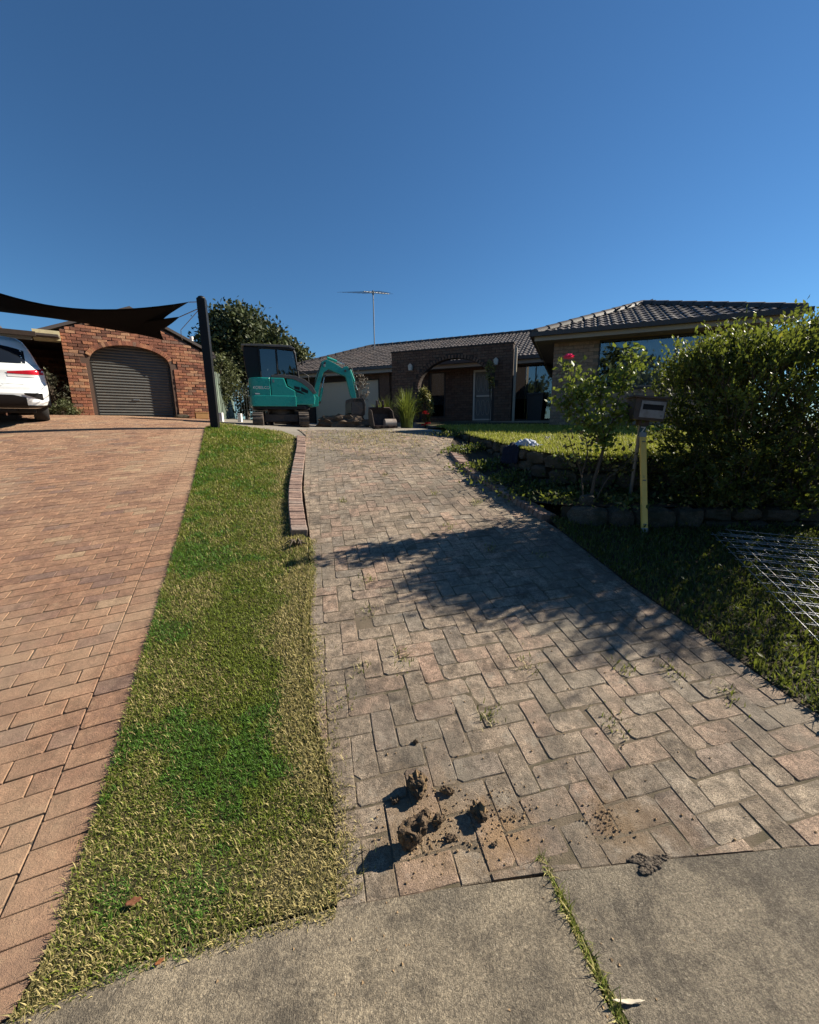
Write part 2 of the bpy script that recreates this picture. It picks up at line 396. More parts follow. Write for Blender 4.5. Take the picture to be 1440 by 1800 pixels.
# red driveway: running bond with a header course along the lawn
def red_units():
    er = Vector((math.cos(R(22.4)), math.sin(R(22.4)))); ed = Vector((-er.y, er.x)); p0 = Vector((-1.285, 1.30)); a = R(22.4); out = []
    for k in range(-30, 140):
        v = k*.1155
        c = p0+er*(-.117)+ed*v; out.append((c.x, c.y, a, .226, .1105))
        v2 = v+.04; off = (.1165 if k % 2 else 0)
        if off: c = p0+er*(-.2335-.058)+ed*v2; out.append((c.x, c.y, a, .1095, .1105))
        u = -.2335-off
        while u > -12:
            c = p0+er*(u-.1165)+ed*v2; u -= .233; out.append((c.x, c.y, a, .227, .1105))
    return out
red_drive = lay('red_driveway', RED_POLY, red_units(), M_red_o, M_red_a, -.0045, size=(.227, .1105), jit=.0012, chip=.004, tilt=.003, rise=.0006, bev=.0022, slip=.0008)
tag(red_drive, 'red paved driveway of the left house', None)
def herring_units(w=.1155, ang=R(12.5), o=(.4, 1.2)):
    ca, sa = math.cos(ang), math.sin(ang); out = []
    for a in range(-60, 60):
        for b in range(-30, 110):
            k = (a-b) % 4
            if k == 0: x, y, rot = (a+1)*w, (b+.5)*w, 0
            elif k == 3: x, y, rot = (a+.5)*w, (b+1)*w, math.pi/2
            else: continue
            X, Y = o[0]+x*ca-y*sa, o[1]+x*sa+y*ca
            if -3.3 < X < 3.2 and .9 < Y < 10.4: out.append((X, Y, ang+rot, .2265, .1115))
    return out
drive = lay('brick_driveway', PAVE_POLY, herring_units(), M_pave_o, M_pave_a, -.0036, size=(.2265, .1115), jit=.0034, chip=.012, tilt=.008, rise=.0012, bev=.0030, slip=.0018, step=.11)
tag(sheet('garage_apron', [(-2.75, 9.95), (.8, 9.95), (.9, 11.5), (2.5, 14.0), (-.5, 17.3), (-8.0, 20.5), (-7.0, 15.5), (-5.3, 11.0), (-4.97, 10.74), (-3.8, 9.76), (-2.9, 9.28), (-2.42, 8.62), (-2.2, 8.75)], M_conc3, -.012, .5), kind='structure')

# ------------------------------------------------------------------ concrete crossover: two slabs with a grassy joint
cross = tag(sheet('footpath', [(-3.2, -2.5), (6, -2.5), (6, 1.3), (2.6, 1.26), (.5, 1.14), (-.3, 1.04), (-1.16, .78), (-1.9, .36), (-3.2, -.4)], M_soil, -.03, .3), kind='structure')
def slab(poly, mat, nm):
    mb = MB(); b0 = sheet(nm, poly, mat, .004, .12)
    bm = bmesh.new(); bm.from_mesh(b0.data)
    ed = [e for e in bm.edges if e.is_boundary]
    r = bmesh.ops.extrude_edge_only(bm, edges=ed)
    for v in [q for q in r['geom'] if isinstance(q, bmesh.types.BMVert)]: v.co.z -= .05
    for v in bm.verts:
        if v.is_boundary or True: v.co.z += .0012*math.sin(v.co.x*9+v.co.y*5)
    bm.to_mesh(b0.data); bm.free(); b0.parent = cross
    for p in b0.data.polygons: p.use_smooth = False
    return b0
slab([(-3.1, -.5), (-1.9, .40)]+CONC_TOP[1:]+[(.527, 1.0), (.552, .86), (.572, .78), (.70, .3), (.8, -2.4), (-3.1, -2.4)], M_conc1, 'slab')
slab([(.838, -2.4), (.735, .3), (.605, .79), (.585, .86), (.556, 1.0), (.53, 1.13)]+CONC_TOP2+[(5.9, -2.4)], M_conc2, 'slab')

# ------------------------------------------------------------------ kerbs of bricks on edge
def kerb(name, pts, label, w=.20, h=.085, pitch=.078, lean=0.):
    line = [Vector(p).to_2d() for p in smooth_line([(x, y, 0) for x, y in pts], 6)]
    L = [0]
    for i in range(1, len(line)): L.append(L[-1]+(line[i]-line[i-1]).length)
    c0 = line[0]; root = empty(name, (c0.x, c0.y, g(c0.x, c0.y)), 0, label, 'kerb')
    meshes = []
    for k in range(6):
        mb = MB(); v, f = unit_prism(rough_rect(w, .070, .003, .006), .006, h+.06); mb.add(v, f); meshes.append(mb.mesh('brick', M_kerb))
    s = .05; i = 0
    while s < L[-1]:
        while L[i+1] < s: i += 1
        t = (s-L[i])/(L[i+1]-L[i]); p = line[i].lerp(line[i+1], t); d = (line[i+1]-line[i]).normalized(); ex = Vector((d.y, -d.x, 0))
        n = gn(p.x, p.y)+Vector((random.gauss(0, .02), random.gauss(0, .02), 0))+ex*lean
        o = link(bpy.data.objects.new('brick', random.choice(meshes)), root)
        o.matrix_basis = Matrix.Translation(-root.location) @ frame((p.x, p.y, g(p.x, p.y)+h+random.gauss(0, .004)), ex, n)
        s += pitch*random.uniform(.97, 1.04)
    return root
M_kerb = brick_mat('kerb_brick', [(0, (.19, .13, .105)), (.4, (.25, .165, .13)), (.7, (.29, .195, .15)), (1, (.22, .18, .155))], 'obj', [(5, .55, .7, (.08, .065, .055), .5)])
kerb('brick_kerb', [(-1.15, 4.02), (-1.38, 4.75), (-1.57, 5.45), (-1.80, 6.5), (-2.03, 7.6), (-2.26, 8.5)], 'raised kerb of bricks on edge between grass strip and driveway', .17, .06, .078, .12)
kerb('brick_kerb', [(.84, 7.3), (.97, 6.3), (1.20, 5.55), (1.40, 5.0), (1.58, 4.45)], 'low shaded brick kerb along the driveway under the garden bed', .2, .05, .085, -.15)

# ------------------------------------------------------------------ grass
lawn = tag(sheet('lawn_strip', LAWN_POLY, M_turfsoil, .002, .25), kind='structure')
M_grass = leaf_mat('grass_blade', True, rough=.6, trans=.28, spec=.25)
def nz(x, y, s, seed=0):
    """cheap smooth value noise, vectorised"""
    X = x*s+seed*17.3; Y = y*s+seed*9.1
    xi = np.floor(X).astype(int); yi = np.floor(Y).astype(int); fx = X-xi; fy = Y-yi
    fx = fx*fx*(3-2*fx); fy = fy*fy*(3-2*fy)
    h = lambda a, b: (np.abs(np.sin(a*127.1+b*311.7+seed*74.7)*43758.5453) % 1)
    return (h(xi, yi)*(1-fx)+h(xi+1, yi)*fx)*(1-fy)+(h(xi, yi+1)*(1-fx)+h(xi+1, yi+1)*fx)*fy
def blades(name, P, length, width, cols, lean=(.3, 1.1), parent=None):
    n = len(P); az = rng.uniform(0, 2*np.pi, n); ln = rng.uniform(lean[0], lean[1], n)
    L = length*rng.uniform(.5, 1.2, n)*np.where(rng.uniform(0, 1, n) < .14, 1.8, 1); W = width*rng.uniform(.7, 1.3, n)
    d = np.stack([np.cos(az), np.sin(az), np.zeros(n)], 1); s = np.stack([-np.sin(az), np.cos(az), np.zeros(n)], 1)
    up = np.array([0, 0, 1.])
    a1 = ln*.5; a2 = ln*1.25
    mid = P+(d*np.sin(a1)[:, None]+up*np.cos(a1)[:, None])*(L*.5)[:, None]
    tip = mid+(d*np.sin(a2)[:, None]+up*np.cos(a2)[:, None])*(L*.5)[:, None]
    w = (s*W[:, None])/2
    V = np.stack([P-w, P+w, mid+w*.8, mid-w*.8, tip], 1).reshape(-1, 3)
    b = np.arange(n)[:, None]*5
    C = np.repeat(cols, 5, 0)
    return tag(mesh_np(name, V, [b+np.array([[0, 1, 2, 3]]), b+np.array([[3, 2, 4]])], M_grass, parent, cols=C, smooth=True), kind='stuff')
def scatter(poly, dens, dmax=None):
    p = np.array(poly); lo, hi = p.min(0), p.max(0); n = int((hi-lo).prod()*dens)
    P = rng.uniform(lo, hi, (n, 2)); return P[inside_np(P, poly)]
gz = np.vectorize(g)
def grass_cols(P, green, straw, k):
    r = rng.uniform(.42, 1.5, (len(P), 1))
    c = np.where((rng.uniform(0, 1, len(P)) < k)[:, None], straw, green)
    return c*r
# the strip between the drives
DY = [.7, 1.7, 2.6, 4.2, 7, 11]; DD = [54000, 48000, 27000, 13500, 7000, 4200]
parts = []
for (y0, y1) in ((.7, 1.7), (1.7, 2.6), (2.6, 4.2), (4.2, 7), (7, 11)):
    band = [(-6, y0), (1, y0), (1, y1), (-6, y1)]; m = max(np.interp(y0, DY, DD), np.interp(y1, DY, DD))
    lo_ = max(min(p[0] for p in LAWN_POLY), -5.2); n_ = int((.0-lo_)*(y1-y0)*m); q = np.stack([rng.uniform(lo_, 0, n_), rng.uniform(y0, y1, n_)], 1)
    q = q[inside_np(q, LAWN_POLY)]; q = q[rng.uniform(0, m, len(q)) < np.interp(q[:, 1], DY, DD)]; parts.append(q)
# a fringe that spills over the edges of paving and kerb
for line, sd in ((RED_EDGE[1:9], 1), ([(-.29, 1.09), (-.33, 1.29), (-.54, 1.8), (-.77, 2.6), (-.90, 3.38), (-1.03, 3.95)], -1), ([(-1.16, .82), (-.9, .925), (-.654, .99), (-.27, 1.07)], 0)):
    for a, b in zip(line[:-1], line[1:]):
        l = math.hypot(b[0]-a[0], b[1]-a[1]); k = int(l*((2600 if sd < 0 else 1500) if a[1] < 3 else 700)); t = rng.uniform(0, 1, k); off = np.abs(rng.normal(0, .022, k))*(-1 if sd >= 0 else 1)
        if sd == 0: off = -np.abs(rng.normal(0, .016, k)); nx, ny = -(b[1]-a[1])/l, (b[0]-a[0])/l
        elif sd == 1: nx, ny = .924, .383; off = off*.7
        else: nx, ny = .95, .2; off = off*(2.6 if a[1] < 2.2 else 1.4)
        parts.append(np.stack([a[0]+(b[0]-a[0])*t+nx*off, a[1]+(b[1]-a[1])*t+ny*off], 1))
Q = np.concatenate(parts)
x, y = Q[:, 0], Q[:, 1]
# distance in from the brick drive's edge, 0..1: the right fringe is dry, the middle of the strip is green
xr = np.interp(y, [p[1] for p in LAWN_POLY[3:15]], [p[0] for p in LAWN_POLY[3:15]]); xl = np.interp(y, [p[1] for p in RED_EDGE], [p[0] for p in RED_EDGE])
u = np.clip((x-xl)/np.maximum(.1, xr-xl)+.22*(nz(x, y, 5, 11)-.5)+.1*(nz(x, y, 14, 12)-.5), 0, 1)
patch = nz(x, y, 2.2, 3)*.45+nz(x, y, 6, 5)*.33+nz(x, y, 17, 6)*.22
dry = .38+1.15*(patch-.5)+.75*np.clip((u-.74)/.2, 0, 1)-.62*np.exp(-((u-.58)/.26)**2)*np.exp(-((y-2.45)/.7)**2)-.42*np.exp(-((u-.75)/.22)**2)*np.exp(-((y-1.6)/.25)**2)+.18*np.clip((1.5-y)/.6, 0, 1)
dry = np.clip(dry-.16*np.clip((y-2.8)/2, 0, 1), .03, .97)
green = np.stack([.115+.04*patch, .165+.02*patch, .022+0*patch], 1); green = np.where((patch < .40)[:, None], green*np.array([.55, .92, .8]), green)
cols = grass_cols(Q, green, np.stack([.36+0*x, .295+0*x, .125+0*x], 1), dry)
z = gz(x, y); P3 = np.stack([x, y, z], 1)
blades('grass', P3, np.interp(y, [.8, 2.6, 4.2, 9], [.020, .023, .028, .044]), np.interp(y, [.8, 2.6, 4.2, 9], [.0029, .0040, .0058, .0115]), cols, (.4, 1.4))
for o in list(bpy.data.objects):
    if o.name.startswith('grass'): o['label'] = 'short green and straw coloured grass on the strip between the drives'
# joint tuft line in the concrete
k = 900; t = rng.uniform(0, 1, k)**.8; ys = 1.24-.5*t; xs = np.interp(ys, [.7, .79, .86, 1.0, 1.16, 1.25], [.615, .588, .57, .541, .517, .478])+rng.normal(0, .0065, k)
cc = grass_cols(xs, np.array([[.14, .17, .03]]), np.array([[.42, .36, .15]]), .45)
tag(blades('joint_grass', np.stack([xs, ys, gz(xs, ys)-.01], 1), .034, .0036, cc, (.4, 1.45)), 'yellow green grass growing in the joint between the concrete slabs')
# little weeds in the joints of the brick drive and straw at its top
k = 900; cx = rng.uniform(-1.6, 1.9, 26); cy = rng.uniform(1.5, 7.5, 26); j = rng.integers(0, 26, k)
xs = cx[j]+rng.normal(0, .035, k); ys = cy[j]+rng.normal(0, .05, k); keep = inside_np(np.stack([xs, ys], 1), PAVE_POLY); xs, ys = xs[keep], ys[keep]
tag(blades('joint_weeds', np.stack([xs, ys, gz(xs, ys)], 1), .035, .006, grass_cols(xs, np.array([[.11, .12, .03]]), np.array([[.32, .27, .13]]), .6), (.4, 1.4)), 'small weeds in the joints of the brick driveway', kind='stuff')
k = 2600; xs = rng.normal(-.8, .75, k); ys = rng.normal(8.6, .75, k); keep = inside_np(np.stack([xs, ys], 1), PAVE_POLY); xs, ys = xs[keep], ys[keep]
tag(blades('straw', np.stack([xs, ys, gz(xs, ys)+.003], 1), .06, .008, grass_cols(xs, np.array([[.40, .32, .17]]), np.array([[.30, .22, .11]]), .5), (1.2, 1.5)), 'loose straw strewn over the top of the brick driveway', kind='stuff')
# ------------------------------------------------------------------ terrace on the right
def lz(x, y): return 1.27+.058*(y-5.0)
TE = [(.98, 10.6), (1.20, 9.0), (1.45, 7.3), (1.58, 6.5), (1.71, 5.73), (2.03, 5.12), (2.6, 4.86), (3.3, 4.78), (5.5, 4.70), (8.5, 4.6)]     # top edge of the upper wall
TEs = [Vector(p) for p in smooth_line([(a, b, 0) for a, b in TE], 4)]
TERR = TE+[(9.5, 8.5), (4.2, 10.9), (5.5, 14.7), (2.0, 15.0), (.2, 13.6), (.75, 11.6)]
terr = tag(sheet('terrace_lawn', TERR, M_turfsoil, 0, .4, zf=lz), kind='structure')
Q = scatter(TERR, 3600); Q = Q[(Q[:, 1] < 11.5) & (Q[:, 0] < 6.5)]
edge = []
for a, b in zip(TEs[:-1], TEs[1:]):
    l = (b-a).length; k = int(l*260); t = rng.uniform(0, 1, k); edge.append(np.stack([a.x+(b.x-a.x)*t, a.y+(b.y-a.y)*t], 1)+rng.normal(0, .02, (k, 2)))
Q = np.concatenate([Q]+edge); x, y = Q[:, 0], Q[:, 1]
cols = grass_cols(Q, np.array([[.25, .26, .034]]), np.array([[.42, .37, .10]]), .3+.3*nz(x, y, 1.5, 2))
tag(blades('terrace_grass', np.stack([x, y, lz(x, y)], 1), .055, .013, cols, (.2, 1.0)), 'sunlit yellow green lawn on the raised terrace')

# upper retaining wall: rough dark stones in courses
M_stone_o = brick_mat('wall_stone', [(0, (.045, .038, .03)), (.4, (.065, .055, .042)), (.7, (.09, .075, .055)), (1, (.055, .05, .042))], 'obj', [(4, .42, .62, (.02, .024, .012), .8)], fine=80, bstr=.7)
def stone_mesh(nm, mat, L, H, D, seed):
    bm = bmesh.new(); bmesh.ops.create_cube(bm, size=1); bmesh.ops.subdivide_edges(bm, edges=bm.edges[:], cuts=2, use_grid_fill=True)
    rr = random.Random(seed)
    for v in bm.verts:
        p = v.co*2; m = max(abs(p.x), abs(p.y), abs(p.z)); q = p.normalized()*1.18
        p = p.lerp(q, .62); v.co = Vector((p.x*L/2, p.y*D/2, p.z*H/2))+Vector([rr.uniform(-.06, .06)*min(L, H) for _ in range(3)])
    me = bpy.data.meshes.new(nm); bm.to_mesh(me); bm.free(); me.materials.append(mat)
    return me
def stone_wall(name, line, zb, zt, label, L=(.28, .5), H=.17, D=.22):
    pts = [Vector((p[0], p[1])) for p in smooth_line([(a, b, 0) for a, b in line], 4)]
    acc = [0]
    for i in range(1, len(pts)): acc.append(acc[-1]+(pts[i]-pts[i-1]).length)
    root = empty(name, (pts[0].x, pts[0].y, zb(*pts[0])), 0, label, 'wall')
    core = MB()
    for i in range(len(pts)-1):
        a, b = pts[i], pts[i+1]; d = (b-a).normalized(); n = Vector((-d.y, d.x))
        if i == 0: n0 = n
        q0 = a+n*.16; q1 = b+n*.16
        core.add([(a.x+n.x*.07, a.y+n.y*.07, zb(*a)-.25), (b.x+n.x*.07, b.y+n.y*.07, zb(*b)-.25), (b.x+n.x*.07, b.y+n.y*.07, zt(*b)-.03), (a.x+n.x*.07, a.y+n.y*.07, zt(*a)-.03), (q0.x, q0.y, zt(*a)-.03), (q1.x, q1.y, zt(*b)-.03)], [(0, 1, 2, 3), (3, 2, 5, 4)])
    c = core.build('core', M_soil, root); c.matrix_basis = Matrix.Translation(-root.location)
    lib = [stone_mesh('stone', M_stone_o, 1, 1, 1, k) for k in range(7)]
    def at(s):
        i = max(0, min(len(pts)-2, sum(1 for q in acc if q <= s)-1)); t = (s-acc[i])/(acc[i+1]-acc[i]); return pts[i].lerp(pts[i+1], t), (pts[i+1]-pts[i]).normalized()
    z = 0.
    for row in range(6):
        s = random.uniform(0, .2)
        while s < acc[-1]-.1:
            l = random.uniform(*L); p, d = at(min(acc[-1], s+l/2)); b_, t_ = zb(*p), zt(*p); n = max(1, round((t_-b_+.05)/H)); hh = (t_-b_+.05)/n
            if row < n and seen(p.x, p.y, t_, .12):
                o = link(bpy.data.objects.new('stone', random.choice(lib)), root)
                M = frame((p.x, p.y, b_-.05+hh*(row+.5)), (d.x, d.y, 0), (0, 0, 1)) @ Matrix.Translation((0, random.uniform(.06, .10), 0)) @ Matrix.Diagonal((l*.97, D, hh*.98, 1))
                o.matrix_basis = Matrix.Translation(-root.location) @ M
            s += l
    return root
def bed_z(x, y): return max(g(x, y)+.03, .86 if x > 2 else .86+.0*x)
def ubase(x, y): return min(lz(x, y)-.12, max(.74, g(min(x, 1.2), y)+.03))
stone_wall('stone_retaining_wall', TE[:-1], ubase, lambda x, y: lz(x, y)-.01, 'dark stone retaining wall holding up the bright terrace lawn')
LOW = [(1.72, 4.50), (1.95, 4.28), (2.4, 4.20), (3.2, 4.18), (4.2, 4.14), (5.6, 4.1)]
stone_wall('stone_garden_wall', LOW, lambda x, y: g(x, y)-.02, lambda x, y: .76, 'low mossy stone wall in shade behind the yellow level', (.26, .46), .18, .24)
# soil bed between the two walls
A = [(.86, 8.9), (.82, 7.4), (.95, 6.3), (1.18, 5.6), (1.36, 5.05), (1.72, 4.55), (2.4, 4.30), (3.2, 4.28), (4.2, 4.24), (7, 4.15)]
B = [(1.12, 9.9), (1.42, 7.6), (1.64, 6.5), (1.76, 5.85), (1.95, 5.4), (2.15, 5.2), (2.65, 4.98), (3.3, 4.9), (4.4, 4.84), (8, 4.72)]
V = []; F = []
NB = 8
for i, (a, b) in enumerate(zip(A, B)):
    za = g(*a)+.0 if i < 5 else .75; zb_ = ubase(*b)
    for k in range(NB+1):
        t = k/NB; V.append((a[0]+(b[0]-a[0])*t, a[1]+(b[1]-a[1])*t, za+(zb_-za)*min(1, t*1.3)+random.uniform(-.015, .02)))
for i in range(len(A)-1):
    for k in range(NB): q = i*(NB+1)+k; F.append((q, q+NB+1, q+NB+2, q+1))
tag(mesh_np('garden_bed', V, [F], M_soil, smooth=True), kind='structure')
VERGE = [(2.62, 1.31), (2.30, 1.60), (2.13, 1.95), (2.03, 2.345), (1.816, 3.067), (1.60, 4.155), (1.6, 4.45), (1.95, 4.30), (4.2, 4.2), (9, 4.1), (9, 1.4)]
tag(sheet('verge', VERGE, M_soil, .004, .3), kind='structure')
def small_leaves(name, P, size, cols, mat, parent=None, up=.6, aspect=.55, dirs=None, kind=None, fold=.25):
    """diamond leaves with a fold: base, left, tip, right"""
    n = len(P); v = rng.normal(0, 1, (n, 3)); v[:, 2] += up
    if dirs is not None: v = v*.45+dirs*1.2
    v /= np.linalg.norm(v, axis=1)[:, None]
    r = rng.normal(0, 1, (n, 3)); s = np.cross(v, r); s /= np.linalg.norm(s, axis=1)[:, None]; nn = np.cross(s, v)
    L = (size*rng.uniform(.6, 1.3, n))[:, None]; W = L*aspect*.5
    m = P+v*L*.45
    V = np.stack([P, m+s*W+nn*W*fold, P+v*L, m-s*W+nn*W*fold], 1).reshape(-1, 3)
    b = np.arange(n)[:, None]*4
    o = mesh_np(name, V, [b+np.array([[0, 1, 2]]), b+np.array([[0, 2, 3]])], mat, parent, cols=np.repeat(cols, 4, 0), smooth=True)
    if kind: o['kind'] = kind
    return o
M_leaf = leaf_mat('shrub_leaf', True, rough=.5, trans=.24, spec=.25)
M_dull = leaf_mat('dull_leaf', True, rough=.6, trans=.25, spec=.3)
# weedy ground cover on the verge and bed
Q = scatter(VERGE, 5200); Q = Q[Q[:, 0] < 5.6]; x, y = Q[:, 0], Q[:, 1]; z = gz(x, y)
m = nz(x, y, 3, 8)
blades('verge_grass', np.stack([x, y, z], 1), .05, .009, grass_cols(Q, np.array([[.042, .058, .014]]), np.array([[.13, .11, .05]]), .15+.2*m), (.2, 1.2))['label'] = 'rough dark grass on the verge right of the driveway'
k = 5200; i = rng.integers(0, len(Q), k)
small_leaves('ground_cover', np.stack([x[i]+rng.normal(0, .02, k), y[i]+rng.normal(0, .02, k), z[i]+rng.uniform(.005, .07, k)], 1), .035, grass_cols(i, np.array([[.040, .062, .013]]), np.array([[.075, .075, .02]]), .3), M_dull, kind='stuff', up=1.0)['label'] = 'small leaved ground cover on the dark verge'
A3 = np.array(V); k = 7000; c = rng.integers(0, len(A3), k)
bp = A3[c]+np.stack([rng.normal(0, .16, k), rng.normal(0, .14, k), rng.uniform(.0, .10, k)], 1)
# leafy growth hanging over the face of the upper wall
k2 = 2600; tt = rng.integers(0, len(TEs)-1, k2); fr_ = rng.uniform(0, 1, k2)
tx = np.array([p.x for p in TEs]); ty = np.array([p.y for p in TEs]); hx = tx[tt]+(tx[tt+1]-tx[tt])*fr_; hy = ty[tt]+(ty[tt+1]-ty[tt])*fr_
hp_ = np.stack([hx-rng.uniform(.0, .10, k2)*.5, hy-rng.uniform(.0, .14, k2)*.8, lz(hx, hy)-.02-rng.uniform(0, 1, k2)**1.5*.5], 1); hp_ = hp_[(hx > 1.9) & (hx < 5.4)]
bp = np.concatenate([bp, hp_]); c = np.arange(len(bp))
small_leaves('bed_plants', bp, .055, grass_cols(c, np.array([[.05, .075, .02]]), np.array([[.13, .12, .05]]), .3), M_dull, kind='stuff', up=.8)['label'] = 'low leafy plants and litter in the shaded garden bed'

# ------------------------------------------------------------------ bushy shrub on the right
M_bark = simple('bark', (.12, .09, .065), (.06, .05, .04), .9, 25, bump=.6, bscale=60, spec=.2)
def big_shrub():
    c = Vector((4.3, 4.42, .80)); root = empty('bushy_shrub', c, 0, 'large leafy green shrub over the stone wall beside the mailbox', 'shrub')
    br = MB(); P = []; D = []; Cc = []
    for k in range(34):      # main limbs
        a = random.uniform(0, 2*math.pi); s = random.uniform(.1, .6); b = Vector((c.x+math.cos(a)*s*1.3, c.y+math.sin(a)*s*.4, c.z-.05))
        e = Vector((c.x+random.uniform(-1.2, 1.5), c.y+random.uniform(-.5, .6), c.z+random.uniform(.9, 1.8)))
        mid = b.lerp(e, .5)+Vector((random.uniform(-.1, .1), random.uniform(-.1, .1), .12))
        br.tube([b-c, mid-c, e-c], [.022, .015, .006], 5)
    def top(x):   # outline height by x
        return np.interp(x, [2.62, 2.84, 3.02, 3.33, 3.87, 4.28, 4.5, 5.0, 7.4], [1.85, 2.24, 2.42, 2.52, 2.57, 2.66, 2.74, 2.85, 2.9])
    n = 8200
    for k in range(n):
        x = c.x+random.uniform(-1.34, 1.6); y = c.y+random.gauss(0, .30); y = max(c.y-.72, min(c.y+.7, y))
        if x > 4.6:
            if random.random() < .66: continue
            if random.random() < .75: y = random.uniform(3.62, 4.6)
        hi = float(top(x))-.08-.35*((min(.75, abs(y-c.y)) if x < 4.6 else .2)/.75)**2
        lo = .82 if x > 3.2 else .82+max(0, (3.2-x))*.8
        if y < 4.15: lo += .08
        if random.random() < .30: z = hi-abs(random.gauss(0, .10))
        else: z = random.uniform(lo, hi)
        d = Vector(((x-c.x)*.35+random.gauss(0, .3), (y-c.y)*.9+random.gauss(0, .3), 1.0 if z > hi-.35 else random.uniform(-.2, .9))).normalized()
        L = random.uniform(.12, .26)+(random.uniform(.08, .22) if z > hi-.22 and random.random() < .35 else 0)
        b = Vector((x, y, z-.1))
        if k % 3 == 0: br.tube([b-c-d*.1, b+d*L-c], [.004, .0015], 3, False)
        nl = random.randint(8, 13)
        tone = random.uniform(.55, 1.45)
        for j in range(nl):
            t = (j+1)/nl; P.append(b+d*L*t); D.append((d+Vector((random.gauss(0, .75), random.gauss(0, .75), random.gauss(.1, .6)))).normalized())
            base = (.085, .104, .020) if z > hi-.45 else (.036, .050, .012)  # lit top and dark inside of the shrub painted into the leaf colour
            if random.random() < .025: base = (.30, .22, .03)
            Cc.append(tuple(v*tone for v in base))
    P = np.array([p[:] for p in P])-np.array(c[:]); D = np.array([d[:] for d in D])
    br.build('branches', M_bark, root)
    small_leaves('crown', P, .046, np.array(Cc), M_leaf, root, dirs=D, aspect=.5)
big_shrub()

# ------------------------------------------------------------------ rose bush
M_petal = simple('pink_petal', (.88, .09, .30), (.75, .05, .20), .55, 30, spec=.3, **{'Subsurface Weight': .1})
def rose_bush():
    c = Vector((2.08, 4.5, .78)); root = empty('rose_bush', c, 0, 'leggy rose bush with one pink bloom left of the mailbox', 'rose bush')
    HK = 4.5/4.85; W = lambda p: Vector((p[0]*HK, p[1]*HK, CAM_H+(p[2]-CAM_H)*HK))-c
    stems = MB()
    trunk = [(2.24, 4.85, .66), (2.27, 4.85, 1.0), (2.33, 4.87, 1.22), (2.37, 4.88, 1.42)]
    stems.tube([W(p) for p in trunk], [.022, .019, .018, .016], 8)
    canes = [[(2.37, 4.88, 1.42), (2.20, 4.86, 1.62), (2.03, 4.85, 1.92), (1.93, 4.85, 2.15), (1.835, 4.85, 2.35)],
             [(2.37, 4.88, 1.42), (2.45, 4.9, 1.7), (2.52, 4.92, 2.05), (2.56, 4.92, 2.3), (2.62, 4.92, 2.5)],
             [(2.37, 4.88, 1.42), (2.32, 4.9, 1.72), (2.28, 4.92, 1.98), (2.34, 4.92, 2.16)],
             [(2.20, 4.86, 1.62), (2.02, 4.83, 1.72), (1.86, 4.82, 1.84), (1.78, 4.81, 1.92)],
             [(2.45, 4.9, 1.7), (2.58, 4.88, 1.78), (2.68, 4.87, 1.72)],
             [(2.52, 4.92, 2.05), (2.62, 4.95, 2.24), (2.70, 4.96, 2.42)],
             [(2.15, 4.83, .66), (2.10, 4.84, 1.05), (2.0, 4.85, 1.3), (1.92, 4.86, 1.52)],
             [(2.10, 4.84, 1.05), (2.17, 4.88, 1.3), (2.14, 4.9, 1.5)],
             [(2.27, 4.83, .66), (2.40, 4.80, 1.0), (2.55, 4.76, 1.15), (2.66, 4.74, 1.32)],
             [(2.03, 4.85, 1.92), (1.93, 4.80, 1.98), (1.86, 4.78, 1.98)], [(2.28, 4.92, 1.98), (2.16, 4.95, 2.08), (2.1, 4.95, 2.18)]]
    P = []; C_ = []
    for i, cn in enumerate(canes):
        pts = smooth_line(cn, 5); stems.tube([W(p) for p in pts], [.0095*(1-.6*k/len(pts)) for k in range(len(pts))], 5)
        low = i in (6, 7, 8)
        for k, p in enumerate(pts):
            if low and k < len(pts)*.5: continue
            for _ in range(14 if not low else 5):
                q = Vector(p)+Vector((random.gauss(0, .065), random.gauss(0, .065), random.gauss(0, .055))); P.append(W(q)[:])
                t = random.uniform(.7, 1.3); b = (.10, .145, .03) if not low else (.11, .075, .04)
                if random.random() < .12: b = (.20, .23, .04)
                C_.append([v*t for v in b])
    stems.build('stem', M_bark, root)
    small_leaves('leaves', np.array(P), .058, np.array(C_), M_leaf, root, up=.2, aspect=.7)
    fl = MB(); fc = W((1.834, 4.80, 2.41))
    for ring, (nn, r0, h, tilt) in enumerate([(5, .012, .052, .15), (6, .022, .052, .45), (7, .032, .045, .85), (7, .040, .034, 1.25)]):
        for k in range(nn):
            a = k*2*math.pi/nn+ring*.5; d = Vector((math.cos(a), math.sin(a), 0)); s = Vector((-d.y, d.x, 0)); w = .030
            up = d*math.sin(tilt)+Vector((0, 0, math.cos(tilt)))
            b = fc+d*r0*.3-Vector((0, 0, .02)); m = b+up*h*.6+d*.006; t = b+up*h+d*(.010 if ring > 1 else -.003)
            fl.add([b-s*w*.3, b+s*w*.3, m+s*w, m-s*w, m+d*.004, t+s*w*.6, t-s*w*.6, t+d*.004], [(0, 1, 2, 4), (0, 4, 3), (4, 2, 5, 7), (3, 4, 7, 6)], smooth=True)
    f = fl.build('flower', M_petal, root); f['label'] = 'bright pink rose bloom'
rose_bush()
def stub(nm, label, c, r):
    me = stone_mesh(nm, M_stone_o, r*2, r*1.7, r*1.8, 31); o = link(bpy.data.objects.new(nm, me)); o.location = c; tag(o, label, 'stone')
stub('garden_stone', 'round pale stone at the foot of the rose bush', (2.0, 4.42, .82), .07)

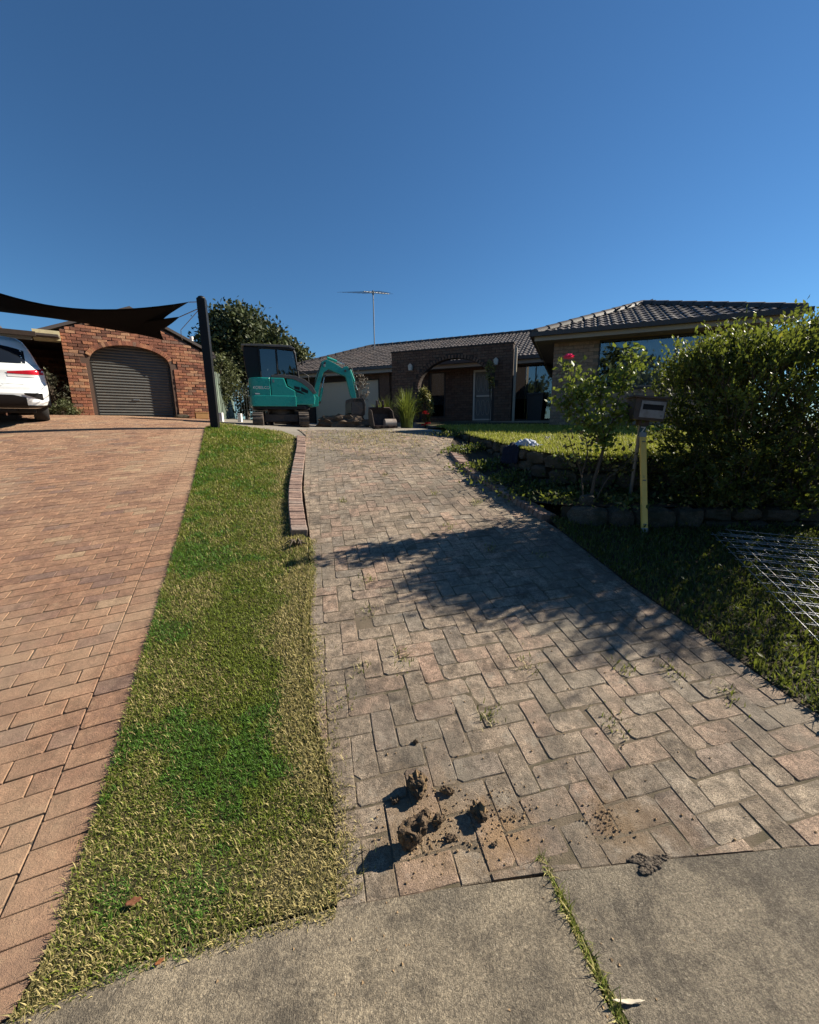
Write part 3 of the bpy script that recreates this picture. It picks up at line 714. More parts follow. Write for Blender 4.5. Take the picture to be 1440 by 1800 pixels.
# ------------------------------------------------------------------ mailbox, number plate, spirit level
M_galv = simple('galvanised_steel', (.32, .33, .33), (.22, .23, .23), .45, 14, .85, bump=.05, dirt=(.16, .12, .09))
M_boxmetal = simple('mailbox_metal', (.10, .075, .06), (.07, .055, .045), .5, 9, .2, dirt=(.14, .075, .04), dscale=9)
M_boxface = simple('mailbox_face', (.38, .36, .34), (.30, .28, .27), .45, 9, .35, dirt=(.22, .19, .16), dscale=10)
M_dark = simple('dark_void', (.012, .011, .011), (.008, .008, .008), .8)
M_white = simple('white_paint', (.72, .71, .68), (.62, .61, .58), .5, 10)
M_plate = simple('number_plate_teal', (.05, .11, .115), (.04, .09, .095), .5, 20)
mb_r = empty('mailbox', (2.67, 4.75, .82), 0, 'small dark metal mailbox with pale front on a leaning steel post', 'mailbox')
TM = Matrix.Translation((-.075, -.25, .985)) @ Matrix.Rotation(R(-6), 4, 'Z') @ Matrix.Rotation(R(5.5), 4, 'Y')
MB().tube([(0, 0, -.15), (-.03, -.09, .42), (-.075, -.2, .90)], .021, 10).build('post', M_galv, mb_r)
MB().prism([(-.16, -.115), (.16, -.115), (.16, .10), (.10, .125), (-.16, .125)], -.12, .12, TM, 'y', .006).build('box', M_boxmetal, mb_r)
MB().box((-.185, -.15, .112), (.185, .15, .135), TM, .004).build('lid', M_boxmetal, mb_r)
fp = MB()
for a, b in (((-.105, -.132, -.088), (.145, -.124, -.005)), ((-.105, -.132, .052), (.145, -.124, .085)), ((-.105, -.132, -.005), (-.085, -.124, .052)), ((.125, -.132, -.005), (.145, -.124, .052))): fp.box(a, b, TM)
fp.build('front_panel', M_boxface, mb_r)
MB().box((-.085, -.1285, -.004), (.125, -.1215, .051), TM).build('slot', M_dark, mb_r)
MB().tube([(.115, -.14, -.06), (.115, -.123, -.06)], .009, 10, M=TM).build('lock', M_galv, mb_r)
MB().box((-.05, -.05, -.17), (.05, .05, -.114), TM, .004).build('bracket', M_boxmetal, mb_r)
PM = Matrix.Translation((-.088, -.262, .76)) @ Matrix.Rotation(R(-6), 4, 'Z') @ Matrix.Rotation(R(6), 4, 'Y')
pl = MB().box((-.033, -.006, -.058), (.033, .006, .058), PM, .002).build('number_plate', M_plate, mb_r)
def text_mesh(name, s, size, mat, M, parent, depth=.001, align='CENTER'):
    cu = bpy.data.curves.new(name, 'FONT'); cu.body = s; cu.size = size; cu.align_x = align; cu.align_y = 'CENTER'; cu.extrude = depth
    ob = bpy.data.objects.new(name, cu); COL.objects.link(ob); dg = bpy.context.evaluated_depsgraph_get()
    me = bpy.data.meshes.new_from_object(ob.evaluated_get(dg)); bpy.data.objects.remove(ob); me.materials.clear(); me.materials.append(mat); me.name = name
    o = link(bpy.data.objects.new(name, me), parent); o.matrix_basis = M; return o
text_mesh('digit', '7', .115, M_white, PM @ Matrix.Translation((0, -.008, 0)) @ Matrix.Rotation(R(90), 4, 'X'), pl)
M_yellow = simple('level_yellow', (.85, .55, .13), (.75, .48, .11), .42, 12, .15, dirt=(.30, .24, .10), dscale=14, dlo=.6)
M_endcap = simple('level_grey', (.30, .30, .29), (.22, .22, .22), .6, 20)
sb = Vector((2.465, 4.038, .535)); st_ = Vector((2.50, 4.33, 1.565)); lv = empty('spirit_level', sb, 0, 'long yellow spirit level leaning upright against the mailbox post', 'spirit level')
ax = (st_-sb).normalized(); LM = frame((0, 0, 0), (1, 0, 0), ax) if False else Matrix.Identity(4)
ex = Vector((1, .1, 0)); ex = (ex-ax*ex.dot(ax)).normalized(); ey = ax.cross(ex)
for i in range(3): LM[i][0] = ex[i]; LM[i][1] = ey[i]; LM[i][2] = ax[i]
LL = (st_-sb).length
# I-shaped rail: web plus two flanges
MB().box((-.020, -.010, .05), (.020, .010, LL-.05), LM).build('web', M_yellow, lv)
for s in (-1, 1): MB().box((s*.031-.011 if s > 0 else -.031-.0, -.013, .05), (.031 if s > 0 else -.020, .013, LL-.05), LM, .002).build('flange', M_yellow, lv)
for z0, z1 in ((0, .052), (LL-.052, LL)): MB().box((-.033, -.0145, z0), (.033, .0145, z1), LM, .004).build('end_cap', M_endcap, lv)
for z0 in (.07, LL*.5, LL-.12): MB().tube([(-.016, -.012, z0+.02), (.016, -.012, z0+.02)], .006, 8, M=LM).build('vial', M_galv, lv)
# ------------------------------------------------------------------ house materials
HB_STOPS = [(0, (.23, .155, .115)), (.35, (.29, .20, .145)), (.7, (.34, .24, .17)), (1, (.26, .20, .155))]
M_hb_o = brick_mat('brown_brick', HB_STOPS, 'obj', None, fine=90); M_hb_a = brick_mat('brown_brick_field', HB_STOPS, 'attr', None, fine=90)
DB_STOPS = [(0, (.10, .058, .042)), (.35, (.135, .078, .054)), (.7, (.165, .098, .066)), (1, (.12, .082, .062))]  # darker copy of the house brick: porch shadow painted into the colour
M_db_o = brick_mat('shaded_brown_brick', DB_STOPS, 'obj', None, fine=90); M_db_a = brick_mat('shaded_brown_brick_field', DB_STOPS, 'attr', None, fine=90)
LB_STOPS = [(0, (.15, .068, .045)), (.2, (.25, .10, .062)), (.45, (.33, .13, .078)), (.7, (.42, .18, .095)), (.88, (.50, .27, .15)), (1, (.17, .10, .08))]
M_lb_o = brick_mat('clinker_brick', LB_STOPS, 'obj', None, fine=70, bstr=.6); M_lb_a = brick_mat('clinker_brick_field', LB_STOPS, 'attr', None, fine=70, bstr=.6)
M_mortar = simple('mortar', (.20, .165, .125), (.15, .125, .095), .95, 14, spec=.2)
M_lmortar = simple('clinker_mortar', (.13, .085, .065), (.10, .065, .05), .95, 14, spec=.2)
M_dmortar = simple('shaded_mortar', (.06, .046, .04), (.045, .037, .032), .95, 14, spec=.2)  # mortar darkened to match, shade of the porch walls put into its colour
TILE_STOPS = [(0, (.055, .047, .043)), (.5, (.075, .062, .055)), (1, (.095, .075, .065))]
M_tile_o = brick_mat('roof_tile', TILE_STOPS, 'obj', [(2, .55, .7, (.11, .10, .085), .4)], rough=.55, fine=60, bstr=.2)
M_tile_a = brick_mat('roof_tile_field', TILE_STOPS, 'attr', [(2, .55, .7, (.11, .10, .085), .4)], rough=.55, fine=60, bstr=.2)
M_fascia = simple('fascia_paint', (.34, .30, .24), (.29, .26, .21), .55, 5)
M_gutter = simple('brown_gutter', (.06, .043, .035), (.045, .035, .03), .4, 6)
M_eave = simple('eave_lining', (.17, .15, .13), (.14, .125, .11), .8, 5)
M_cream = simple('cream_paint', (.62, .53, .30), (.56, .47, .27), .6, 6, dirt=(.38, .31, .18), dscale=5)
M_gdoor = simple('garage_door_paint', (.56, .50, .38), (.50, .45, .345), .55, 3)
M_frame = simple('window_frame', (.03, .026, .024), (.024, .022, .02), .4, 8)
M_alum = simple('door_frame_paint', (.50, .46, .39), (.44, .40, .34), .5, 8)
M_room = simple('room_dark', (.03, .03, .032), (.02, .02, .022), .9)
M_curtain = simple('curtain', (.55, .57, .60), (.45, .47, .51), .9, 8)
def glass_mat(name, tint, refl=.5):
    t = NT(name)
    fr = t.n('ShaderNodeFresnel', {'IOR': 1.55}).outputs[0]
    gl = t.n('ShaderNodeBsdfGlossy', {'Color': (.9, .93, .95, 1), 'Roughness': .02}).outputs[0]
    tr = t.n('ShaderNodeBsdfTransparent', {'Color': tint+(1,)}).outputs[0]
    return t.done(t.n('ShaderNodeMixShader', {0: t.mapr(fr, 0, 1, refl*.25, 1), 1: tr, 2: gl}).outputs[0])
M_glass = glass_mat('window_glass', (.55, .58, .6), .35)
M_glassd = glass_mat('tinted_glass', (.25, .28, .30), .3); M_glassw = glass_mat('front_window_glass', (.62, .66, .68), .4)

# ------------------------------------------------------------------ generic house pieces
class Fr:
    """a vertical face: s along it, d depth into the building, z up"""
    def __init__(s, C, ang):
        s.C = C; s.e1 = Vector((math.cos(ang), math.sin(ang), 0)); s.e2 = Vector((-s.e1.y, s.e1.x, 0)); s.M = Matrix.Identity(4)
        for i in range(3): s.M[i][0] = s.e1[i]; s.M[i][1] = s.e2[i]
        s.M[0][3], s.M[1][3] = C
    def w(s, a, d, z): return s.M @ Vector((a, d, z))
def put(o, root, M=None):
    """world coordinates of the mesh -> local to root placed at its own location"""
    o.parent = root; o.matrix_basis = Matrix.Translation(root.location).inverted() @ (M or Matrix.Identity(4)); return o
def bricks(root, fr, d, s0, s1, z0, z1, ok, m_o, m_a, limit, proud=.012, L=.23, H=.076, j=.010, rough=.002, par=None):
    """brick courses on the face at depth d; ok(s,z) says where there is wall. The biggest in view are single objects under par."""
    lib = []
    for k in range(6):
        mb = MB(); x, y = L/2, H/2; p = [(-x, -y), (x, -y), (x, y), (-x, y)]
        p = [(a+random.uniform(-rough, rough), b+random.uniform(-rough, rough)) for a, b in p]; v, f = unit_prism(p, .005, .03); mb.add(v, f); lib.append(mb.mesh('brick', m_o))
    n = -fr.e2; V = []; Fs = {}; U = []; cnt = 0; row = 0; z = z0+H/2+j/2
    todo = []
    while z+H/2 < z1+.03:
        s = s0+(-(L+j)/2 if row % 2 else 0)+L/2
        while s-L/2 < s1:
            a, b = max(s-L/2, s0), min(s+L/2, s1)
            if b-a > .05 and ok((a+b)/2, z) and ok(a+.02, z) and ok(b-.02, z): todo.append((a, b, z))
            elif b-a > .05:
                for a2, b2 in ((a, (a+b)/2-.004), ((a+b)/2+.004, b)):
                    if ok((a2+b2)/2, z) and ok(a2+.01, z) and ok(b2-.01, z): todo.append((a2, b2, z))
            s += L+j
        z += H+j; row += 1
    todo.sort(key=lambda t: 0 if seen(*fr.w((t[0]+t[1])/2, d, t[2])) else 1)
    for i, (a, b, zz) in enumerate(todo):
        M = frame(fr.w((a+b)/2, d-proud-random.uniform(0, rough*2), zz), fr.e1, n+Vector((random.gauss(0, rough*3), random.gauss(0, rough*3), random.gauss(0, rough*3))))
        if i < limit:
            o = bpy.data.objects.new('brick', random.choice(lib)); link(o); put(o, par or root, M @ Matrix.Diagonal(((b-a)/L, 1, 1, 1)))
            if par: o.parent = par; o.matrix_basis = M @ Matrix.Diagonal(((b-a)/L, 1, 1, 1))
        else:
            v, f = unit_prism([(-(b-a)/2, -H/2), ((b-a)/2, -H/2), ((b-a)/2, H/2), (-(b-a)/2, H/2)], .005, .03); k0 = len(V); u = random.random()
            V += [tuple(M @ Vector(p)) for p in v]; U += [u]*len(v)
            for q in f: Fs.setdefault(len(q), []).append([k+k0 for k in q])
    if V:
        o = mesh_np('brickwork', V, list(Fs.values()), m_a, None, {'unit': U}); o['kind'] = 'stuff'
        if par: o.parent = par
        else: put(o, root)
def wpart(root, name, mat, fn, kind=None):
    """a part given in world coordinates"""
    mb = MB(); fn(mb); o = mb.build(name, mat); put(o, root)
    return o
def tiles(root, P0, eu, ev, W, Hh, ok, limit, par, tw=.30, th=.31):
    """roof plane: P0 eave corner, eu along the eave, ev up the slope"""
    n = eu.cross(ev).normalized(); prof = [(-.5, .004), (-.36, .030), (-.22, .038), (-.08, .022), (.06, .006), (.2, .012), (.34, .030), (.5, .006)]
    mb = MB(); k = len(prof); v = [(p*tw*1.02, 0, h+.018) for p, h in prof]+[(p*tw*1.02, th*1.08, h-.004) for p, h in prof]+[(p*tw*1.02, 0, h-.016) for p, h in prof]
    f = [(i, i+1, k+i+1, k+i) for i in range(k-1)]+[(2*k+i, 2*k+i+1, i+1, i) for i in range(k-1)]
    mb.add(v, f, None, False); me = mb.mesh('tile', M_tile_o)
    todo = []
    for r in range(int(Hh/th)+1):
        for c in range(int(W/tw)+2):
            u = (c+.25)*tw; q = r*th
            if ok(u, q+th*.5): todo.append((u, q))
    T = frame(P0, eu, n)
    cen = lambda u, q: T @ Vector((u, q, 0))
    todo.sort(key=lambda t: cen(*t).length if seen(*cen(*t)) else 999)
    V = []; Fq = []; U = []
    for i, (u, q) in enumerate(todo):
        M = T @ Matrix.Translation((u, q, .02+random.uniform(-.004, .004))) @ Matrix.Rotation(random.gauss(0, .008), 4, 'Z')
        if i < limit and seen(*cen(u, q)): o = link(bpy.data.objects.new('tile', me), par); o.matrix_basis = M
        else:
            b = len(V); V += [tuple(M @ Vector(p)) for p in v]; Fq += [[x+b for x in y] for y in f]; U += [random.random()]*len(v)
    if V: o = mesh_np('tile_field', V, [Fq], M_tile_a, par, {'unit': U}); o['kind'] = 'stuff'
def ridge_caps(name, a, b, par, r=.11, step=.38):
    a = Vector(a); b = Vector(b); L = (b-a).length; n = max(1, int(L/step)); d = (b-a).normalized()
    side = d.cross(Vector((0, 0, 1))).normalized(); up = side.cross(d)
    for i in range(n):
        p = a+d*(L*i/n); q = a+d*(L*(i+1.12)/n); vs = []
        for c, rr in ((p, r*1.08), (q, r*.95)):
            for k in range(7): t = math.pi*k/6; vs.append(c+side*math.cos(t)*rr*1.15+up*(math.sin(t)*rr-.035))
        fs = [(k, k+1, 8+k, 7+k) for k in range(6)]
        MB().add(vs, fs, None, True).add(vs[:7], [tuple(range(7))]).build(name, M_tile_o, par)
def window(root, fr, d, s0, s1, z0, z1, name='window', mulls=(), glass=None, room=.5, curtain=None, fw=.045):
    """frame, panes, dark room behind; a part with sub-parts"""
    mb = MB()
    for a, b, c, e in ((s0, s1, z0, z0+fw), (s0, s1, z1-fw, z1), (s0, s0+fw, z0+fw, z1-fw), (s1-fw, s1, z0+fw, z1-fw)): mb.box((a, d-.03, c), (b, d+.04, e), fr.M)
    for m in mulls: mb.box((m-fw*.45, d-.025, z0+fw), (m+fw*.45, d+.035, z1-fw), fr.M)
    w = mb.build(name, M_frame); put(w, root)
    ed = [s0+fw]+sum([[m-fw*.45, m+fw*.45] for m in mulls], [])+[s1-fw]
    for i in range(0, len(ed), 2): MB().box((ed[i], d+.002, z0+fw), (ed[i+1], d+.008, z1-fw), fr.M).build('pane', glass or M_glass, w)
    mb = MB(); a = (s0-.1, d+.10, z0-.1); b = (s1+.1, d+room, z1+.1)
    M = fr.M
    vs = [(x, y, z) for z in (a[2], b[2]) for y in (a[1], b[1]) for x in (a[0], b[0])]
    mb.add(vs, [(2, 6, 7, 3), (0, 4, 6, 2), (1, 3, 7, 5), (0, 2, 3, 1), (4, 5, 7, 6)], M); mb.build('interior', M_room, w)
    if curtain:
        for (c0, c1, cz0) in curtain:
            mb = MB(); n = int((c1-c0)/.02); v = []; 
            for i in range(n+1): t = c0+(c1-c0)*i/n; dd = d+.16+.025*math.sin(t*60)+.01*math.sin(t*23); v += [(t, dd, cz0), (t, dd, z1-.02)]
            mb.add(v, [(2*i, 2*i+2, 2*i+3, 2*i+1) for i in range(n)], fr.M, True); mb.build('curtain', M_curtain, w)
    return w

# ------------------------------------------------------------------ the brick house on the right
HF = Fr((3.8, 11.0), R(-22)); HZ = 1.70; EZ = 3.88
house = empty('brick_house', (3.8, 11.0, HZ), 0, 'low brown brick house with dark tiled hip roof and an arched porch', 'house')
def hb(name, mat, boxes, bev=0.):
    def fn(mb):
        for a, b in boxes: mb.box(a, b, HF.M, bev)
    return wpart(house, name, mat, fn)
# right wing front wall, window 1.05..3.5
WW = (1.06, 3.55, 2.56, 3.72); WZ = 3.78
wall = hb('front_wall', M_mortar, [((0, 0, HZ-.4), (WW[0], .2, WZ-.02)), ((WW[0], 0, HZ-.4), (WW[1], .2, WW[2])), ((WW[1], 0, HZ-.4), (4.35, .2, WZ-.02)), ((WW[0], 0, WW[3]), (WW[1], .2, WZ-.02))])
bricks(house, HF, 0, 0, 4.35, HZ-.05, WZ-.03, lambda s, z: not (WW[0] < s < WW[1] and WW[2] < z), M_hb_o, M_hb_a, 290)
hb('side_wall', M_hb_o, [((0, .21, HZ-.4), (.2, 4.3, WZ-.02)), ((4.15, .21, HZ-.4), (4.35, 9, WZ-.02))])
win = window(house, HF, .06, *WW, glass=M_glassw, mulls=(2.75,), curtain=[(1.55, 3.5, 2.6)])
MB().box((WW[0]-.03, -.05, WW[2]-.055), (WW[1]+.03, .05, WW[2]-.004), HF.M).build('sill', M_frame, win)
# main front wall
mw = [((-13, 4.1, HZ-.4), (-10.35, 4.3, EZ+.05)), ((-10.35, 4.1, 3.60), (-7.12, 4.3, EZ+.05)), ((-7.12, 4.1, HZ-.4), (-4.82, 4.3, EZ+.05)), ((-4.82, 4.1, HZ-.4), (-4.2, 4.3, 2.0)), ((-4.82, 4.1, 3.74), (-4.2, 4.3, EZ+.05)),
      ((-4.2, 4.1, HZ-.4), (-3.06, 4.3, EZ+.05)), ((-3.06, 4.1, 3.72), (-2.30, 4.3, EZ+.05)), ((-3.06, 4.1, HZ-.4), (-2.30, 4.3, 1.84)), ((-2.30, 4.1, HZ-.4), (-1.58, 4.3, EZ+.05)), ((-1.58, 4.1, HZ-.4), (0, 4.3, 1.85)), ((-1.58, 4.1, 3.84), (0, 4.3, EZ+.05))]
hb('main_wall', M_dmortar, mw)
def ok_main(s, z):
    for (a, b) in mw:
        if a[0]-.001 <= s <= b[0]+.001 and a[2] <= z <= b[2]: return True
    return False
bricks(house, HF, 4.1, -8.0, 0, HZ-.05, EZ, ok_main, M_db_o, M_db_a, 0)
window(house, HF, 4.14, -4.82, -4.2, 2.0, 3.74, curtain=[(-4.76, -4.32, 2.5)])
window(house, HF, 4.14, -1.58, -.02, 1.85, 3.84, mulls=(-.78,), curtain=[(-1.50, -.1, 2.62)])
# screen door
dr = MB()
for a, b, c, e in ((-3.06, -2.99, 1.84, 3.72), (-2.37, -2.30, 1.84, 3.72), (-2.99, -2.37, 3.65, 3.72), (-2.99, -2.37, 1.84, 1.92), (-2.99, -2.37, 2.74, 2.80)): dr.box((a, 4.08, c), (b, 4.13, e), HF.M)
door = dr.build('screen_door', M_alum); put(door, house)
M_mesh = simple('door_flyscreen', (.17, .165, .15), (.13, .125, .115), .8, 20)
MB().box((-2.99, 4.105, 1.92), (-2.37, 4.115, 3.65), HF.M).build('panel', M_mesh, door)
for (z0, z1) in ((2.0, 2.68), (2.88, 3.58)):
    for k in range(3):
        cx = -2.86+.18*k; pts = [(cx+.07*math.cos(t), 4.10, (z0+z1)/2+(z1-z0)*.42*math.sin(t)) for t in np.linspace(0, 2*math.pi, 14)]
        MB().tube([HF.M @ Vector(p) for p in pts], .006, 4, False).build('grille_scroll', M_alum, door)
MB().box((-2.98, 4.05, 2.70), (-2.94, 4.08, 2.80), HF.M).build('handle', M_frame, door)
# garage door
gd = hb('garage_door', M_gdoor, [((-10.35, 4.20, HZ-.3), (-7.12, 4.26, 3.60))])
for k in range(18): MB().box((-10.33, 4.185, HZ-.02+k*.104), (-7.14, 4.199, HZ-.02+k*.104+.088), HF.M).build('panel', M_gdoor, gd)
# arched porch wall
AW0, AW1, AD, AZ = -5.62, -1.34, 2.2, 4.22
ac, ahw, asp, ach = -3.30, 1.30, 2.95, 3.90        # arch centre, half width, spring, crown
arc = [(ac+ahw*math.cos(t), asp+(ach-asp)*math.sin(t)) for t in np.linspace(0, math.pi, 25)]
outl = [(AW0, HZ-.4), (AW0, AZ), (AW1, AZ), (AW1, HZ-.4), (ac+ahw, HZ-.4)]+arc+[(ac-ahw, HZ-.4)]
arch = wpart(house, 'arch_wall', M_dmortar, lambda mb: mb.prism(outl, AD, AD+.23, HF.M, 'y'))
def ok_arch(s, z):
    if not (AW0 <= s <= AW1 and z < AZ): return False
    if abs(s-ac) < ahw+.02 and z <= asp: return False
    if z > asp and ((s-ac)/(ahw+.13))**2+((z-asp)/(ach-asp+.13))**2 < 1: return False
    if z <= asp and abs(s-ac) < ahw+.02: return False
    return True
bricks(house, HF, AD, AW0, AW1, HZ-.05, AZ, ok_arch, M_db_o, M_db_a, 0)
for i in range(38):
    t = math.pi*(i+.5)/38; c = Vector((ac+(ahw+.06)*math.cos(t), AD-.02, asp+(ach-asp+.06)*math.sin(t))); tn = Vector((math.cos(t)*(ach-asp), 0, math.sin(t)*ahw)).normalized()
    M = frame(HF.M @ c, HF.M.to_3x3() @ tn, -HF.e2); o = MB().box((-.055, -.035, -.03), (.06, .035, .012), None, .004).build('arch_brick', M_db_o); put(o, house, M)
hb('wall_coping', M_dmortar, [((AW0-.02, AD-.03, AZ), (AW1+.02, AD+.26, AZ+.05))])
hb('pier', M_db_o, [((-7.0, 4.0, HZ-.3), (-6.55, 4.099, EZ)), ])
# wall lanterns
for s in (-4.84, -1.86):
    lt = MB().prism([(-.055, -.10), (.055, -.10), (.075, .06), (0, .13), (-.075, .06)], -.06, .06, HF.M @ Matrix.Translation((s, AD-.14, 3.68)), 'y', .006).build('wall_lantern', M_alum); put(lt, house)
    MB().box((s-.02, AD-.1, 3.66), (s+.02, AD-.015, 3.70), HF.M).build('bracket', M_frame, lt)
# roofs
def eave_set(nm, s0, s1, d, z, right=True):
    hb('gutter', M_gutter, [((s0, d-.13, z+.06), (s1, d, z+.18))]); hb('fascia', M_fascia, [((s0, d+.004, z-.07), (s1, d+.03, z+.14))])
zE = EZ+.14; sl = math.tan(R(22.5)); OV = .46
zW = 3.90; wl, wr = -OV, 4.35+OV; hw = (wr-wl)/2; sw = math.tan(R(21.5)); apz = zW+hw*sw
roofw = wpart(house, 'roof', M_tile_a, lambda mb: mb.add([HF.w(wl, -OV, zW), HF.w(wr, -OV, zW), HF.w((wl+wr)/2, -OV+hw, apz), HF.w((wl+wr)/2, 11, apz), HF.w(wl, 11, zW), HF.w(wr, 11, zW)], [(0, 1, 2), (0, 2, 3, 4), (1, 5, 3, 2)]))
H3 = lambda a, d, z: HF.w(a, d, z)
cs = math.sqrt(1+sw*sw)
tiles(house, H3(wl, -OV, zW), HF.e1, (HF.e2+Vector((0, 0, sw))).normalized(), 2*hw, hw*cs, lambda u, q: q/cs+.0 < u < 2*hw-q/cs, 120, roofw)
tiles(house, H3(wl, 4.2, zW), -HF.e2, (HF.e1+Vector((0, 0, sw))).normalized(), 4.2+OV, hw*cs, lambda u, q: u < 4.2+OV-q/cs and u > 0, 40, roofw)
ridge_caps('ridge_cap', H3(wl, -OV, zW+.05), H3((wl+wr)/2, -OV+hw, apz+.06), roofw)
ridge_caps('ridge_cap', H3(wr, -OV, zW+.05), H3((wl+wr)/2, -OV+hw, apz+.06), roofw)
hb('gutter', M_gutter, [((wl-.11, -OV-.12, zW-.07), (wr+.11, -OV-.004, zW+.03)), ((wl-.11, -OV-.002, zW-.07), (wl-.002, 3.5, zW+.03))])
hb('fascia', M_fascia, [((wl+.002, -OV+.002, zW-.17), (wr, -OV+.03, zW-.002)), ((wl+.002, -OV+.032, zW-.17), (wl+.03, 3.6, zW-.002))])
hb('eave_lining', M_eave, [((wl+.031, -OV+.031, zW-.16), (wr-.03, .0, zW-.145)), ((wl+.031, .001, zW-.16), (-.002, 3.6, zW-.145))])
# main roof
md = 3.64; rl = -13.2; rd = 4.05; rz = zE+rd*sl-.06
mpts = [H3(rl, md, zE), H3(6, md, zE), H3(6, md+rd, rz), H3(rl+rd, md+rd, rz), H3(rl, md+2*rd, zE), H3(6, md+2*rd, zE)]
roofm = wpart(house, 'main_roof', M_tile_a, lambda mb: mb.add(mpts, [(0, 1, 2, 3), (0, 3, 4), (3, 2, 5, 4)]))
sl2 = (rz-zE)/rd; cs2 = math.sqrt(1+sl2*sl2)
tiles(house, H3(rl, md, zE), HF.e1, (HF.e2+Vector((0, 0, sl2))).normalized(), 13.6, rd*cs2, lambda u, q: q/cs2 < u < 15, 140, roofm)
ridge_caps('ridge_cap', H3(6, md+rd, rz+.04), H3(rl+rd, md+rd, rz+.04), roofm)
ridge_caps('ridge_cap', H3(rl, md, zE+.04), H3(rl+rd, md+rd, rz+.05), roofm)
hb('gutter', M_gutter, [((rl-.1, md-.12, zE-.09), (-.62, md-.004, zE+.03))])
hb('fascia', M_fascia, [((rl, md, zE-.22), (-.47, md+.03, zE-.004))])
hb('eave_lining', M_eave, [((rl, md+.031, zE-.20), (-.47, 4.099, zE-.18))])
hb('porch_floor', M_conc3, [((-6.6, 2.0, HZ-.3), (.0, 4.09, HZ+.10))])
hb('downpipe', M_fascia, [((AW1+.03, AD+.05, HZ), (AW1+.11, AD+.13, 4.1))])

# ------------------------------------------------------------------ television antenna
M_antenna = simple('antenna_metal', (.20, .21, .22), (.14, .15, .16), .5, 10, .5)
ab = Vector((-1.62, 20.6, 5.62)); ant = empty('television_antenna', ab, 0, 'tall television antenna on a thin mast above the tiled roof', 'antenna')
MB().tube([(0, 0, -.35), (0, 0, 2.35)], .026, 8).build('mast', M_antenna, ant)
bd = Vector((.98, 1.5, .30)).normalized()*1.0; b0 = Vector((-.38, -.60, 2.12)); b1 = Vector((.70, 1.05, 2.50))
MB().tube([b0, b1], .022, 6).build('boom', M_antenna, ant)
el = Vector((-1, .12, .02)).normalized()
for k in range(9):
    p = b0.lerp(b1, k/8); L = (1.25-.075*k) if k < 6 else .35
    MB().tube([p-el*L*.6, p+el*L], .006, 4).build('element', M_antenna, ant)
MB().box((-.04, -.04, 2.15), (.04, .04, 2.32)).build('junction_box', M_antenna, ant)

# ------------------------------------------------------------------ the clinker brick house on the left
GF = Fr((-9.75, 12.55), R(38)); GZ = 1.95
nb = empty('clinker_house', (-9.75, 12.6, GZ), 0, 'red clinker brick garage gable with arched grey roller door', 'house')
def nbp(name, mat, boxes, bev=0.): return wpart(nb, name, mat, lambda mb: [mb.box(a, b, GF.M, bev) for a, b in boxes])
dc, dhw, dsp, dch = 1.27, 1.06, 3.62, 4.21
garc = [(dc+dhw*math.cos(t), dsp+(dch-dsp)*abs(math.sin(t))**.85) for t in np.linspace(0, math.pi, 25)]
gab = [(-.36, GZ-.5), (-.36, 4.52), (1.42, 5.22), (3.36, 4.24), (3.36, GZ-.5), (dc+dhw, GZ-.5)]+garc+[(dc-dhw, GZ-.5)]
wpart(nb, 'gable_wall', M_lmortar, lambda mb: mb.prism(gab, 0, .24, GF.M, 'y'))
def ok_g(s, z):
    if not -.36 <= s <= 3.36: return False
    if z > np.interp(s, [-.36, 1.42, 3.36], [4.50, 5.20, 4.22]): return False
    if abs(s-dc) < dhw+.01 and z <= dsp: return False
    if z > dsp and ((s-dc)/(dhw+.14))**2+((z-dsp)/(dch-dsp+.14))**2 < 1: return False
    return True
bricks(nb, GF, 0, -.36, 3.36, GZ-.15, 5.2, ok_g, M_lb_o, M_lb_a, 300, proud=.014, rough=.006, H=.078, j=.012)
for i in range(30):
    t = math.pi*(.10+.80*(i+.5)/30); c = Vector((dc+(dhw+.055)*math.cos(t), -.02, dsp+(dch-dsp+.06)*math.sin(t)**.85)); tn = Vector((math.cos(t)*(dch-dsp)*1.1, 0, math.sin(t)*dhw)).normalized()
    o = MB().box((-.055, -.045, -.03), (.075, .045, .014), None, .004).build('arch_brick', M_lb_o); put(o, nb, frame(GF.M @ c, GF.M.to_3x3() @ tn, -GF.e2))
M_roller = simple('roller_door_grey', (.115, .115, .105), (.095, .095, .09), .5, 3, .1, spec=.5, dirt=(.16, .15, .13), dscale=3)
rd_ = nbp('roller_door', M_dark, [((dc-dhw-.1, .25, GZ-.2), (dc+dhw+.1, .30, dch+.1))])
sm_ = MB(); pr = [(0, .0), (.012, .018), (.03, .024), (.05, .018), (.062, 0.), (.075, -.004), (.088, 0)]
sv = [(x, -h, z) for x in (dc-dhw-.08, dc+dhw+.08) for z, h in pr]; sm_.add(sv, [(i, len(pr)+i, len(pr)+i+1, i+1) for i in range(len(pr)-1)], None, True); sme = sm_.mesh('slat', M_roller)
for k in range(26): o = link(bpy.data.objects.new('slat', sme), rd_); o.matrix_basis = GF.M @ Matrix.Translation((0, .225, GZ+.06+k*.087))
MB().box((dc-dhw-.08, .19, GZ+.0), (dc+dhw+.08, .23, GZ+.058), GF.M).build('bottom_rail', M_alum, rd_)
MB().box((dc-.09, .175, GZ+.62), (dc+.09, .20, GZ+.66), GF.M, .004).build('handle', M_galv, rd_)
for s in (-1, 1): MB().box((dc+s*(dhw-.02)-.03, .12, GZ-.1), (dc+s*(dhw-.02)+.03, .20, dsp+.02), GF.M).build('guide', M_frame, rd_)
